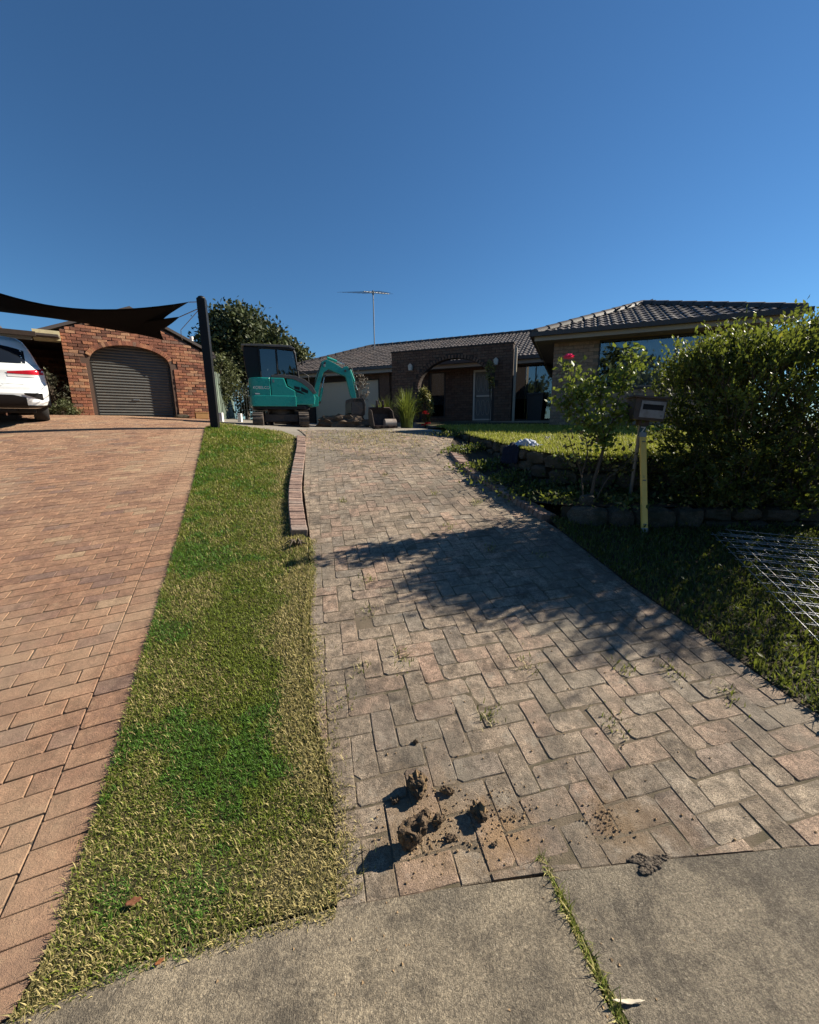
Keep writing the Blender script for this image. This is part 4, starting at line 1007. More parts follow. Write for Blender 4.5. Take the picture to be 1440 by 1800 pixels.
# gable roof, barge boards and eave boxes
M_fcroof = simple('left_roof_tile', (.08, .06, .052), (.06, .048, .042), .7, 6)
def roof_nb(mb):
    for (a, b) in (((-.85, 4.34), (1.42, 5.29)), ((1.42, 5.29), (3.72, 4.16))):
        va = [GF.w(a[0], -.06, a[1]), GF.w(b[0], -.06, b[1]), GF.w(b[0], 6, b[1]), GF.w(a[0], 6, a[1])]; vb = [v+Vector((0, 0, .09)) for v in va]
        mb.add(va+vb, [(3, 2, 1, 0), (4, 5, 6, 7), (0, 1, 5, 4), (1, 2, 6, 5), (2, 3, 7, 6), (3, 0, 4, 7)])
wpart(nb, 'roof', M_fcroof, roof_nb)
nbp('eave_box', M_cream, [((-.95, -.10, 4.16), (-.365, .25, 4.42))]); nbp('eave_box', M_cream, [((3.365, -.02, 3.98), (3.66, 2.0, 4.22))])
nbp('gutter', M_gutter, [((-1.62, -.62, 4.14), (-.86, -.5, 4.26))]); nbp('gutter', M_gutter, [((3.665, -.05, 4.06), (3.76, 5, 4.18))])
nbp('fascia', M_fascia, [((-1.62, -.498, 4.06), (-.96, -.46, 4.24))])
wpart(nb, 'vent_pipe', M_white, lambda mb: mb.tube([GF.w(3.15, .4, 4.1), GF.w(3.15, .4, 4.72)], .05, 10).tube([GF.w(3.15, .4, 4.70), GF.w(3.15, .4, 4.78)], .065, 10))
# set back part to the left, under a deep eave, and the further wing
nbp('side_wall', M_lb_o, [((3.121, .241, GZ-.5), (3.355, 7, 4.2)), ((-.35, .241, GZ-.5), (-.12, 3.4, 4.3))])
nbp('recessed_wall', M_lb_a, [((-4.8, 3.0, GZ-.5), (-.351, 3.2, 4.4))])
bricks(nb, GF, 3.0, -4.8, -.37, GZ-.2, 4.1, lambda s, z: True, M_lb_o, M_lb_a, 0, rough=.005)
wpart(nb, 'lean_to_roof', M_fcroof, lambda mb: mb.add([GF.w(-3.2, -.5, 4.24), GF.w(-.4, -.5, 4.26), GF.w(-.1, 4.2, 4.42), GF.w(-3.4, 4.2, 4.42), GF.w(-3.2, -.5, 4.18), GF.w(-.4, -.5, 4.20), GF.w(-.1, 4.2, 4.36), GF.w(-3.4, 4.2, 4.36)], [(0, 1, 2, 3), (7, 6, 5, 4), (0, 4, 5, 1), (1, 5, 6, 2), (3, 7, 4, 0)]))
nbp('far_wing_wall', M_lb_a, [((-4.6, -.3, GZ-.5), (-1.85, 2.9, 4.42))])
bricks(nb, GF, -.3, -4.6, -1.85, GZ-.2, 4.55, lambda s, z: True, M_lb_o, M_lb_a, 0, rough=.006)
wpart(nb, 'far_wing_roof', M_fcroof, lambda mb: mb.add([GF.w(-4.6, -.55, 5.3), GF.w(-1.65, -.55, 4.45), GF.w(-1.65, 4, 4.45), GF.w(-4.6, 4, 5.3), GF.w(-4.6, -.55, 5.4), GF.w(-1.65, -.55, 4.56), GF.w(-1.65, 4, 4.56), GF.w(-4.6, 4, 5.4)], [(3, 2, 1, 0), (4, 5, 6, 7), (0, 1, 5, 4), (1, 2, 6, 5)]))
# ------------------------------------------------------------------ excavator
M_teal = simple('teal_paint', (.018, .31, .265), (.015, .275, .235), .30, 3, spec=.5, dirt=(.06, .20, .165), dscale=2.2, dlo=.55)
M_black = simple('black_plastic', (.010, .010, .011), (.007, .007, .008), .45, 5, spec=.3)
M_greyhood = simple('grey_hood', (.10, .095, .09), (.08, .075, .072), .5, 5, dirt=(.15, .12, .10))
M_track = simple('muddy_rubber', (.055, .045, .038), (.03, .027, .025), .9, 8, bump=.6, bscale=40, dirt=(.16, .12, .09), dscale=4, dlo=.45)
M_steel = simple('worn_steel', (.09, .08, .075), (.06, .05, .045), .6, 10, .4, dirt=(.17, .11, .07), dscale=6)
M_chrome = simple('chrome_rod', (.55, .55, .55), (.5, .5, .5), .2, 10, .9)
M_orange = simple('orange_reflector', (.65, .16, .03), (.6, .14, .03), .45, 20)
M_seat = simple('seat_vinyl', (.42, .46, .45), (.36, .40, .39), .7, 10)
EX = Vector((-3.88, 12.55)); EXZ = 1.615
ex_r = empty('excavator', (EX.x, EX.y, EXZ), 0, 'teal compact excavator with black cab parked in front of the garage', 'excavator')
ex_r.scale = (.925, .925, .94)
UC = Matrix.Rotation(R(106), 4, 'Z')           # undercarriage points roughly at the camera
UP = Matrix.Rotation(R(21), 4, 'Z'); UPC = UP @ Matrix.Translation((-.02, -.10, 0)) @ Matrix.Diagonal((1.02, 1.08, 1, 1)); UPK = UP @ Matrix.Diagonal((.90, .97, 1, 1))           # upper body turned towards the garage
def exb(name, mat, fn, M, parent=None): mb = MB(); fn(mb); o = mb.build(name, mat, parent or ex_r); o.matrix_basis = M; return o
for sy in (-.68, .68):
    prof = []
    for k in range(12): t = math.pi/2+math.pi*k/11; prof.append((-.82+.25*math.cos(t), .25+.25*math.sin(t)))
    for k in range(12): t = -math.pi/2+math.pi*k/11; prof.append((.82+.25*math.cos(t), .25+.25*math.sin(t)))
    tr = exb('track', M_track, lambda mb: mb.prism(prof, sy-.15, sy+.15, None, 'y'), UC)
    lug = MB()
    n = 46; per = [Vector(p) for p in prof]+[Vector(prof[0])]; acc = [0]
    for i in range(1, len(per)): acc.append(acc[-1]+(per[i]-per[i-1]).length)
    for k in range(n):
        s = acc[-1]*k/n; i = max(j for j in range(len(acc)) if acc[j] <= s); i = min(i, len(per)-2); p = per[i].lerp(per[i+1], (s-acc[i])/max(1e-6, acc[i+1]-acc[i])); d = (per[i+1]-per[i]).normalized()
        Mx = frame((p.x, sy, p.y), (d.x, 0, d.y), (-d.y, 0, d.x)); lug.box((-.022, -.15, -.02), (.022, .15, .028), Mx)
    lug.build('tread_lugs', M_track, tr)['kind'] = 'stuff'
    for cx in (-.82, -.4, 0, .4, .82): MB().tube([(cx, sy-.155, .25 if abs(cx) > .8 else .13), (cx, sy+.155, .25 if abs(cx) > .8 else .13)], .17 if abs(cx) > .8 else .08, 14).build('roller', M_steel, tr)
exb('track_frame', M_steel, lambda mb: [mb.box((-.45, -.53, .22), (.45, .53, .46), None, .03), mb.tube([(0, 0, .44), (0, 0, .62)], .42, 20)], UC)
exb('dozer_blade', M_steel, lambda mb: [mb.prism([(1.15, .02), (1.22, .0), (1.28, .20), (1.25, .36), (1.18, .36), (1.20, .2)], -.85, .85, None, 'y'), mb.box((.6, -.4, .16), (1.18, -.3, .28)), mb.box((.6, .3, .16), (1.18, .4, .28))], UC)
# upper body outline seen from above: rounded tail, tapered right hood
def rr_outline(x0, x1, y0, y1, rt, rf):
    pts = []
    for (cx, cy, r, a0) in ((x1-rf, y1-rf, rf, 0), (x0+rt, y1-rt, rt, 90), (x0+rt, y0+rt, rt, 180), (x1-rf, y0+rf, rf, 270)):
        for k in range(7): a = R(a0+15*k); pts.append((cx+r*math.cos(a), cy+r*math.sin(a)))
    return pts
exb('swing_frame', M_black, lambda mb: mb.prism(rr_outline(-.98, .95, -.74, .74, .45, .2), .60, .70, None, 'z', .01), UPK)
exb('counterweight', M_teal, lambda mb: mb.prism(rr_outline(-1.05, -.35, -.80, .80, .42, .04), .69, 1.52, None, 'z', .03), UPK)
exb('side_cover', M_teal, lambda mb: mb.prism([(-.342, .69), (.45, .69), (.45, 1.15), (.18, 1.28), (.10, 1.52), (-.342, 1.52)], -.795, -.05, None, 'y', .02), UPK)
hoodp = [(.458, .74), (1.10, .74), (1.14, .95), (1.09, 1.10), (.93, 1.27), (.70, 1.41), (.44, 1.50), (.19, 1.52), (.22, 1.30), (.458, 1.17)]
exb('front_hood', M_teal, lambda mb: mb.prism(hoodp, -.74, -.10, None, 'y', .03), UPK)
exb('hood_cover', M_greyhood, lambda mb: mb.prism([(1.18, 1.10), (1.06, 1.31), (.82, 1.49), (.50, 1.60), (.06, 1.62), (-.3, 1.60), (-.3, 1.525), (.16, 1.53), (.42, 1.50), (.68, 1.40), (.90, 1.25), (1.06, 1.08)], -.765, -.06, None, 'y', .008), UPK)
for vp in ([(.42, 1.30), (.62, 1.26), (.60, 1.18), (.44, 1.22)], [(.66, 1.27), (.90, 1.17), (.88, 1.08), (.66, 1.15)], [(.44, 1.19), (.62, 1.15), (.80, 1.04), (.50, 1.12)]):
    exb('vent_opening', M_black, lambda mb: mb.prism(vp, -.752, -.735, None, 'y'), UPK)
exb('reflector', M_orange, lambda mb: mb.prism([(-.02, .90), (.14, .90), (.22, .99), (.06, .99)], -.800, -.792, None, 'y'), UPK)
exb('reflector', M_orange, lambda mb: mb.box((1.10, -.66, .92), (1.148, -.5, 1.0)), UPK)
exb('lower_skirt', M_teal, lambda mb: mb.prism(rr_outline(-1.0, .46, -.81, -.3, .1, .02), .685, 1.0, None, 'z', .015), UPK)
exb('panel_gap', M_black, lambda mb: [mb.box((-.345, -.798, .72), (-.335, -.79, 1.50)), mb.box((.452, -.78, .72), (.458, -.7, 1.2))], UPK)
exb('latch', M_galv, lambda mb: mb.box((-.28, -.806, 1.38), (-.22, -.79, 1.47)), UPK)
# lettering on the tail, right side
TL = UPK @ Matrix.Translation((-.655, -.8035, 1.22)) @ Matrix.Rotation(R(90), 4, 'X')
text_mesh('lettering', 'KOBELCO', .115, M_white, TL, ex_r)
# cab
cabp = [(-.55, 1.50), (.62, 1.50), (.64, 1.75), (.55, 2.36), (.40, 2.50), (-.50, 2.52), (-.56, 2.40)]
cy0, cy1 = -.02, .78
def cab_fn(mb):
    posts = [((-.53, 1.5), (-.53, 2.48)), ((-.02, 1.5), (-.02, 2.49)), ((.62, 1.55), (.53, 2.40))]
    for yy in (cy0, cy1):
        for a, b in posts: mb.tube([(a[0], yy, a[1]), (b[0], yy, b[1])], .034, 6)
        mb.tube([(-.55, yy, 2.46), (.38, yy, 2.48), (.50, yy, 2.44), (.54, yy, 2.34)], .04, 6); mb.tube([(-.53, yy, 1.55), (.63, yy, 1.55)], .035, 6)
    for x, z in ((-.53, 1.55), (-.53, 2.47), (.5, 2.44), (.63, 1.55)): mb.tube([(x, cy0, z), (x, cy1, z)], .036, 6)
    mb.box((-.95, cy0, 1.42), (.66, cy1, 1.53)); mb.prism([(-.92, 1.53), (-.49, 1.53), (-.49, 2.49), (-.96, 2.48), (-.98, 2.2)], cy0+.01, cy1-.01, None, 'y', .02)
cabo = exb('cab', M_black, cab_fn, UPC)
MB().prism([(-1.02, 2.49), (.36, 2.51), (.54, 2.45), (.56, 2.49), (.40, 2.575), (-.5, 2.565), (-1.02, 2.53)], cy0-.06, cy1+.06, None, 'y', .012).build('roof', M_greyhood, cabo)
for yy in (cy0, cy1):
    MB().box((-.50, yy-.003, 1.58), (-.05, yy+.003, 2.43)).build('pane', M_glassd, cabo); MB().prism([(.01, 1.58), (.59, 1.58), (.51, 2.40), (.01, 2.43)], yy-.003, yy+.003, None, 'y').build('pane', M_glassd, cabo)
MB().prism([(cy0+.03, 1.58), (cy1-.03, 1.58), (cy1-.03, 2.40), (cy0+.03, 2.40)], .585, .591, None, 'x').build('windscreen', M_glassd, cabo)
MB().box((-.35, .18, 1.53), (.12, .62, 1.68), None, .04).box((-.40, .18, 1.60), (-.28, .62, 2.15), None, .04).build('seat', M_seat, cabo)
# boom, arm, rams, bucket (in the plane y = bo)
bo = -.02
UPB = UP @ Matrix.Translation((1.0, 0, 0)) @ Matrix.Diagonal((.84, 1, 1, 1)) @ Matrix.Translation((-1.0, 0, 0))
def plate(name, poly, w, mat, par=None): return exb(name, mat, lambda mb: mb.prism(poly, bo-w/2, bo+w/2, None, 'y', .01), UPB, par)
plate('swing_post', [(.84, .70), (1.22, .72), (1.28, 1.02), (1.14, 1.10), (.88, 1.0)], .26, M_teal)
plate('boom', [(1.02, .98), (1.20, .94), (1.34, 1.40), (1.50, 1.80), (1.72, 1.92), (2.38, 1.72), (2.46, 1.88), (1.95, 2.12), (1.66, 2.22), (1.46, 2.14), (1.20, 1.62)], .17, M_teal)
plate('arm', [(2.26, 1.86), (2.34, 2.02), (2.50, 2.03), (2.60, 1.90), (2.78, 1.2), (2.82, .85), (2.70, .83), (2.56, 1.15), (2.42, 1.68)], .14, M_teal)
def ram(nm, a, b, r=.055, k=.55):
    a = Vector((a[0], bo+(a[2] if len(a) > 2 else 0), a[1])); b = Vector((b[0], bo+(b[2] if len(b) > 2 else 0), b[1])); m = a.lerp(b, k)
    o = exb(nm, M_teal, lambda mb: mb.tube([a, m], r, 10), UPB); o2 = MB().tube([m, b], r*.55, 8).build('rod', M_chrome, o)
ram('boom_ram', (1.30, .84, -.0), (1.56, 1.72, -.0)); ram('arm_ram', (1.70, 2.28), (2.38, 2.10), .045); ram('bucket_ram', (2.60, 1.96), (2.92, 1.20), .04)
plate('bucket_link', [(2.84, 1.30), (2.92, 1.28), (2.96, .98), (2.88, .96)], .1, M_steel)
bk = exb('bucket', M_steel, lambda mb: [mb.prism([(2.52, .98), (2.98, 1.0), (3.06, .80), (3.02, .45), (2.80, .30), (2.50, .40), (2.44, .46), (2.62, .50), (2.86, .46), (2.94, .60), (2.92, .84), (2.50, .86)], bo-.50, bo+.50, None, 'y', .008)], UPB)
for s in (-.50, .485): MB().prism([(2.50, .95), (2.98, .98), (3.02, .5), (2.80, .32), (2.46, .42)], bo+s, bo+s+.015, None, 'y').build('side_plate', M_steel, bk)
for k in range(6): MB().box((2.36, bo-.48+k*.18, .40), (2.52, bo-.41+k*.18, .46)).build('tooth', M_steel, bk)
for k in range(16): MB().box((2.462, bo-.44+k*.057, .52), (2.478, bo-.412+k*.057, .84)).build('bar', M_galv, bk)
for z in (.52, .68, .84): MB().box((2.478, bo-.45, z-.012), (2.49, bo+.46, z+.012)).build('bar', M_galv, bk)
hs = MB()
for k in range(3): hs.tube([(1.02, bo-.12+.05*k, 1.1), (1.20, bo-.15+.05*k, 1.58), (1.44, bo-.14+.05*k, 2.08)], .016, 6)
hs.build('hose', M_black, ex_r).matrix_basis = UPB

for (px_, pz_) in ((1.10, 1.0), (1.58, 2.10), (2.38, 1.88), (2.74, .88), (1.30, .86), (1.56, 1.70), (2.58, 1.96)):
    exb('pin', M_steel, lambda mb: mb.tube([(px_, bo-.125, pz_), (px_, bo+.125, pz_)], .04, 12), UPB)
exb('mirror', M_black, lambda mb: [mb.tube([(.62, -.1, 2.0), (.72, -.3, 2.05)], .012, 6), mb.box((.70, -.38, 1.98), (.73, -.26, 2.16), None, .01)], UP)
exb('handrail', M_black, lambda mb: mb.tube([(.95, -.66, 1.40), (.95, -.66, 1.62), (.55, -.66, 1.80), (.30, -.66, 1.80), (.30, -.66, 1.58)], .014, 6), UPK)
exb('work_light', M_galv, lambda mb: mb.box((1.50, bo-.13, 1.98), (1.58, bo-.09, 2.06), None, .01), UPB)
exb('warning_decal', M_orange, lambda mb: mb.box((-.90, -.806, .86), (-.70, -.80, .92)), UPK)
exb('warning_decal', M_white, lambda mb: mb.box((-.86, -.806, 1.03), (-.72, -.80, 1.06)), UPK)
for k in range(8): exb('vent_bar', M_black, lambda mb: mb.box((-.98, -.5+.12*k, 1.0), (-1.056, -.44+.12*k, 1.3)), UPK)
exb('arm_hose', M_black, lambda mb: [mb.tube([(2.42, bo+.09*s_, 2.10), (2.66, bo+.09*s_, 1.98), (2.78, bo+.09*s_, 1.6), (2.80, bo+.09*s_, 1.2)], .013, 6) for s_ in (-1, 1)], UPB)

# loose bucket, spoil heap
lb_ = empty('digger_bucket', (-.72, 11.1, g(-.72, 11.1)), R(20), 'rusty digger bucket standing on the apron by the strappy plants', 'bucket')
cur = [(-.30, .02), (-.10, 0), (.16, .04), (.30, .18), (.34, .40), (.26, .58), (.20, .56), (.27, .40), (.23, .22), (.12, .11), (-.10, .07), (-.30, .08)]
M_rust = simple('rusty_steel', (.07, .045, .035), (.045, .033, .027), .75, 7, .3, bump=.3, dirt=(.13, .08, .055), dscale=4)
MB().prism(cur, -.30, .30, None, 'x', .006).build('shell', M_rust, lb_)
for s in (-.30, .282): MB().prism([(-.28, .05), (-.1, .03), (.14, .07), (.28, .2), (.31, .40), (.24, .56), (-.05, .46)], s, s+.018, None, 'x').build('side_plate', M_rust, lb_)
for s in (-.10, .07): MB().prism([(.20, .52), (.32, .42), (.22, .76), (.10, .74), (.08, .62)], s, s+.03, None, 'x').build('ear', M_rust, lb_)
for k in range(4): MB().box((-.27+k*.17, -.40, .025), (-.20+k*.17, -.28, .07)).build('tooth', M_rust, lb_)
MB().tube([(.02, -.16, .13), (.33, -.16, .13)], .125, 14).build('roll_edge', simple('sunlit_tan', (.42, .36, .30), (.34, .28, .23), .5, 8, .3, dirt=(.2, .13, .09)), lb_)  # pale tan colour paints sunlight onto the roll of the rusty bucket
M_crumb = simple('tan_crumb', (.34, .235, .13), (.20, .135, .08), .95, 60, spec=.1)
M_spoil = simple('spoil', (.13, .095, .068), (.075, .058, .045), .95, 10, bump=.8, bscale=25, spec=.15)
def lump(name, mat, r, seed, sub=3, sc=(1, 1, .7), amp=.28, fr_=2.2):
    from mathutils import noise as mn
    bm = bmesh.new(); bmesh.ops.create_icosphere(bm, subdivisions=sub, radius=1); off = Vector((seed*3.7, seed*1.3, seed*7.1))
    for v in bm.verts:
        d = v.co.normalized(); k = 1+amp*mn.fractal(d*fr_+off, .9, 2.1, 4)*1.2+amp*.35*mn.cell(d*3.5+off)
        v.co = Vector((d.x*k*sc[0], d.y*k*sc[1], d.z*k*sc[2]))*r
    me = bpy.data.meshes.new(name); bm.to_mesh(me); bm.free(); me.materials.append(mat); return me
hp = link(bpy.data.objects.new('spoil_heap', lump('spoil_heap', M_spoil, .62, 4, 4, (1.35, .8, .62), .35))); hp.location = (-2.0, 12.9, 1.66)
tag(hp, 'heap of dark lumpy soil between the excavator tracks and its bucket', 'soil heap')

# ------------------------------------------------------------------ white car at the left edge
M_carw = NT('white_car_paint'); M_carw = M_carw.done(M_carw.bsdf((.72, .74, .73), .22, 0, None, .5, **{'Coat Weight': .6, 'Coat Roughness': .05}))
M_cglass = simple('car_glass', (.010, .012, .016), (.008, .010, .013), .06, 3, spec=.6)
M_tail = simple('red_lens', (.55, .012, .03), (.42, .008, .02), .15, 20, spec=.6)
M_tyre = simple('tyre', (.02, .02, .02), (.015, .015, .015), .85, 20)
M_lens = simple('clear_lens', (.6, .58, .55), (.5, .48, .46), .15, 20)
car_f = Vector((-.66, .75, 0)).normalized(); car_rt = Vector((car_f.y, -car_f.x, 0))
rc = Vector((-8.24, 7.97, 0)); zc = g(-8.1, 8.6)-.005
car = empty('white_car', (rc.x, rc.y, zc), 0, 'white car seen from behind at the left edge of the picture', 'car')
CM = Matrix.Identity(4)
sl_c = (g(*(rc+car_f*3).to_2d())-g(*(rc+car_f*.5).to_2d()))/2.5
fx = Vector((car_f.x, car_f.y, sl_c)).normalized(); ux = car_rt.cross(fx)
for i in range(3): CM[i][0] = car_rt[i]*1.06; CM[i][1] = fx[i]*1.06; CM[i][2] = ux[i]*1.06
# sections: z, halfwidth, rear y, front y, corner radius
SEC = [(.30, .80, .10, 4.15, .20), (.36, .90, .03, 4.28, .24), (.46, .94, .0, 4.34, .26), (.62, .955, -.02, 4.36, .28), (.74, .955, .0, 4.36, .28), (.80, .95, .05, 4.34, .26), (.92, .945, .10, 4.28, .22), (1.00, .935, .10, 4.15, .22), (1.05, .90, .12, 3.2, .24), (1.10, .875, .14, 3.05, .26), (1.24, .83, .24, 2.8, .28), (1.40, .77, .38, 2.45, .30), (1.53, .70, .52, 2.2, .32), (1.59, .62, .66, 2.0, .34), (1.615, .45, .85, 1.8, .3)]
def sec_at(z):
    zs = [s[0] for s in SEC]; return [float(np.interp(z, zs, [s[i] for s in SEC])) for i in range(1, 5)]
def ring(z, n=9, off=0.):
    hw_, y0, y1, r = sec_at(z); hw_ += off; y0 -= off; pts = []
    for (cx, cy, a0, sx) in ((hw_-r, y0+r, -90, 1), (hw_-r, y1-r, 0, 1), (-hw_+r, y1-r, 90, 1), (-hw_+r, y0+r, 180, 1)):
        for k in range(n): a = R(a0+90*k/(n-1)); pts.append((cx+r*math.cos(a), cy+r*math.sin(a), z))
    return pts
def carp(name, mat, fn, par=None): mb = MB(); fn(mb); o = mb.build(name, mat, par or car); o.matrix_basis = CM if par is None else Matrix.Identity(4); return o
def body(mb):
    zs = sorted(set([s[0] for s in SEC]+list(np.arange(.30, 1.615, .04)))); rs = [ring(z) for z in zs]; n = len(rs[0])
    vs = [p for r in rs for p in r]; fs = [(i*n+k, i*n+(k+1) % n, (i+1)*n+(k+1) % n, (i+1)*n+k) for i in range(len(rs)-1) for k in range(n)]
    mb.add(vs, fs+[tuple(range((len(rs)-1)*n, len(rs)*n))], None, True)
bodyo = carp('body', M_carw, body)
def rear_y(x, z, off):
    hw_, y0, y1, r = sec_at(z); ax_ = abs(x)
    if ax_ <= hw_-r: return y0-off
    q = min(r, ax_-(hw_-r)); return y0+r-math.sqrt(max(0, r*r-q*q))-off
def patch(name, mat, x0, x1, zlo, zhi, off=.006, n=14, m=6, mirror=False):
    """a skin on the rear of the body; zlo/zhi are functions of x"""
    def fn(mb):
        for sgn in ((1, -1) if mirror else (1,)):
            vs = []
            for i in range(n+1):
                x = x0+(x1-x0)*i/n
                for j in range(m+1): z = zlo(x)+(zhi(x)-zlo(x))*j/m; vs.append((x*sgn, rear_y(x, z, off), z))
            fs = [(i*(m+1)+j, (i+1)*(m+1)+j, (i+1)*(m+1)+j+1, i*(m+1)+j+1) for i in range(n) for j in range(m)]
            if sgn < 0: fs = [f[::-1] for f in fs]
            mb.add(vs, fs, None, True)
    return carp(name, mat, fn)
patch('rear_window', M_cglass, -.70, .70, lambda x: 1.115+.02*abs(x), lambda x: 1.46-.25*abs(x)**2.5)
for s in (1,):
    patch('tail_light', M_tail, .42, .93, lambda x: .935+.03*max(0, (.75-x)), lambda x: .975+.13*max(0, (x-.42)), .010)
    patch('tail_light', M_tail, -.93, -.42, lambda x: .935+.03*max(0, (.75+x)), lambda x: .975+.13*max(0, (-x-.42)), .010)
    patch('light_strip', M_lens, .42, .80, lambda x: .885, lambda x: .93, .010); patch('light_strip', M_lens, -.80, -.42, lambda x: .885, lambda x: .93, .010)
    patch('fog_lamp', M_black, .60, .86, lambda x: .47+.10*(.86-x)/.26, lambda x: .60, .010); patch('fog_lamp', M_black, -.86, -.60, lambda x: .47+.10*(.86+x)/.26, lambda x: .60, .010)
patch('lower_bumper', M_black, -.62, .62, lambda x: .31, lambda x: .56-.25*max(0, abs(x)-.45), .016)
patch('bumper_trim', M_black, .62, .945, lambda x: .315, lambda x: .365, .014); patch('bumper_trim', M_black, -.945, -.62, lambda x: .315, lambda x: .365, .014)
patch('plate_recess', simple('shaded_white', (.60, .62, .62), (.56, .58, .58), .3), -.40, .40, lambda x: .70+.14*max(0, abs(x)-.26)*3, lambda x: .935, .008)
pp = carp('number_plate', M_white, lambda mb: mb.box((-.19, .055, .765), (.19, .075, .875), None, .003))
text_mesh('lettering', 'S', .09, M_black, Matrix.Translation((.145, .052, .82)) @ Matrix.Rotation(R(90), 4, 'X'), pp)
carp('tailgate_gap', M_black, lambda mb: [mb.tube([(x, rear_y(x, .755, .003), .755) for x in np.linspace(-.62, .62, 14)], .004, 4)])
carp('underbody', M_black, lambda mb: [mb.box((-.72, .25, .20), (.72, 4.1, .42), None, .04), mb.box((-.45, .16, .22), (.45, .3, .33), None, .03)])
for sx in (-1, 1):
    for yy in (.78, 3.45):
        wh = carp('wheel', M_tyre, lambda mb: mb.tube([(sx*.66, yy, .33), (sx*.69, yy, .33), (sx*.86, yy, .33), (sx*.90, yy, .33)], [.30, .335, .335, .30], 28))
        MB().tube([(sx*.86, yy, .33), (sx*.905, yy, .33)], [.22, .20], 20).build('rim', M_galv, wh)
        ar = [(yy+.42*math.cos(t), .33+.42*math.sin(t)) for t in np.linspace(0, math.pi, 15)]
        carp('wheel_arch', M_black, lambda mb: mb.prism(ar, sx*.80, sx*.962, None, 'x'))
def side_glass(mb):
    for sx in (-1, 1):
        vs = []
        zz = np.linspace(1.12, 1.45, 6)
        for z in zz:
            hw_, y0, y1, r = sec_at(z)
            for k in range(8): vs.append((sx*(hw_+.005), (y0+r+.12)+(y1-r-.35-(y0+r+.12))*k/7, z))
        fs = [(i*8+k, i*8+k+1, (i+1)*8+k+1, (i+1)*8+k) for i in range(5) for k in range(7)]
        mb.add(vs, fs if sx > 0 else [f[::-1] for f in fs], None, True)
carp('side_window', M_cglass, side_glass)

# ------------------------------------------------------------------ shade sails and their post
M_sail = simple('black_shade_cloth', (.0035, .0035, .004), (.0025, .0025, .003), .9, 30, spec=.05)
M_postb = simple('black_steel_post', (.007, .007, .007), (.005, .005, .005), .5, 6, spec=.3)
M_rope = simple('wire_rope', (.30, .30, .30), (.2, .2, .2), .5, 20, .5)
PB = (-4.42, 9.32); pz = g(*PB)
sp_o = empty('sail_post', (PB[0], PB[1], pz), 0, 'tall black square post at the end of the grass strip', 'post')
MB().box((-.085, -.085, -.1), (.085, .085, 2.72), Matrix.Rotation(R(12), 4, 'Z'), .012).build('shaft', M_postb, sp_o)
MB().sphere((0, 0, 2.72), .085, 12, 8, None, (1, 1, .7)).build('cap', M_postb, sp_o)
def sail(name, cor, label, sag=.12, belly=.1, n=18, ropes=(), zs=0.):
    c = [Vector(p) for p in cor]; root = empty(name, c[0], 0, label, 'shade sail', 'black shade sails')
    cen = sum(c, Vector())/len(c)
    def edge(a, b, t, top=False): p = a.lerp(b, t); q = (cen-p); return p+q.normalized()*sag*(b-a).length*4*t*(1-t)*.5-Vector((0, 0, (zs if top else 0)*(4*t*(1-t))**1.0))
    V = []
    if len(c) == 3: c = [c[0], c[1], c[2], c[2]]
    A_, B_, C2, D_ = c
    for i in range(n+1):
        u = i/n
        for j in range(n+1):
            v = j/n
            e = (1-v)*edge(A_, B_, u, True)+v*edge(D_, C2, u)+(1-u)*edge(A_, D_, v)+u*edge(B_, C2, v)-((1-u)*(1-v)*A_+u*(1-v)*B_+u*v*C2+(1-u)*v*D_)
            V.append((e-c[0]-Vector((0, 0, belly*16*u*(1-u)*v*(1-v)))))
    m = n+1; F = [(i*m+j, (i+1)*m+j, (i+1)*m+j+1, i*m+j+1) for i in range(n) for j in range(n)]
    o = MB().add(V, F, None, True).build('fabric', M_sail, root); md = o.modifiers.new('thick', 'SOLIDIFY'); md.thickness = .006
    for k, (a, b) in enumerate(ropes): MB().tube([Vector(a)-c[0], Vector(b)-c[0]], .010, 5).build('rope', M_rope, root)
TOP = Vector((PB[0]-.05, PB[1], pz+2.66))
P1 = Vector((-4.838, 9.6, 4.393)); c2 = Vector((-5.237, 9.9, 4.169))
sail('shade_sail', [P1, (-8.807, 7.5, 4.62), (-12.6, 10.3, 4.78), (-7.20, 12.5, 4.30)], 'black shade sail stretched over the red driveway above the car', .13, .1, ropes=[(P1, TOP)], zs=.42)
sail('shade_sail', [c2, (-9.39, 12.4, 4.62), (-7.42, 12.95, 4.30)], 'lower black shade sail with its point below the first, by the post', .16, .05, ropes=[(c2, TOP-Vector((0, 0, .12)))])
wr_ = MB(); w0 = TOP-Vector((0, 0, .13)); wr_.tube([w0-w0, Vector((-5.831, 11, 4.138))-w0, Vector((-6.05, 11.4, 4.05))-w0, Vector((-6.352, 12, 4.10))-w0], .008, 5)
o = wr_.build('slack_cable', M_rope); o.location = w0; tag(o, 'slack thin cable hanging from the black post to the brick gable', 'cable')

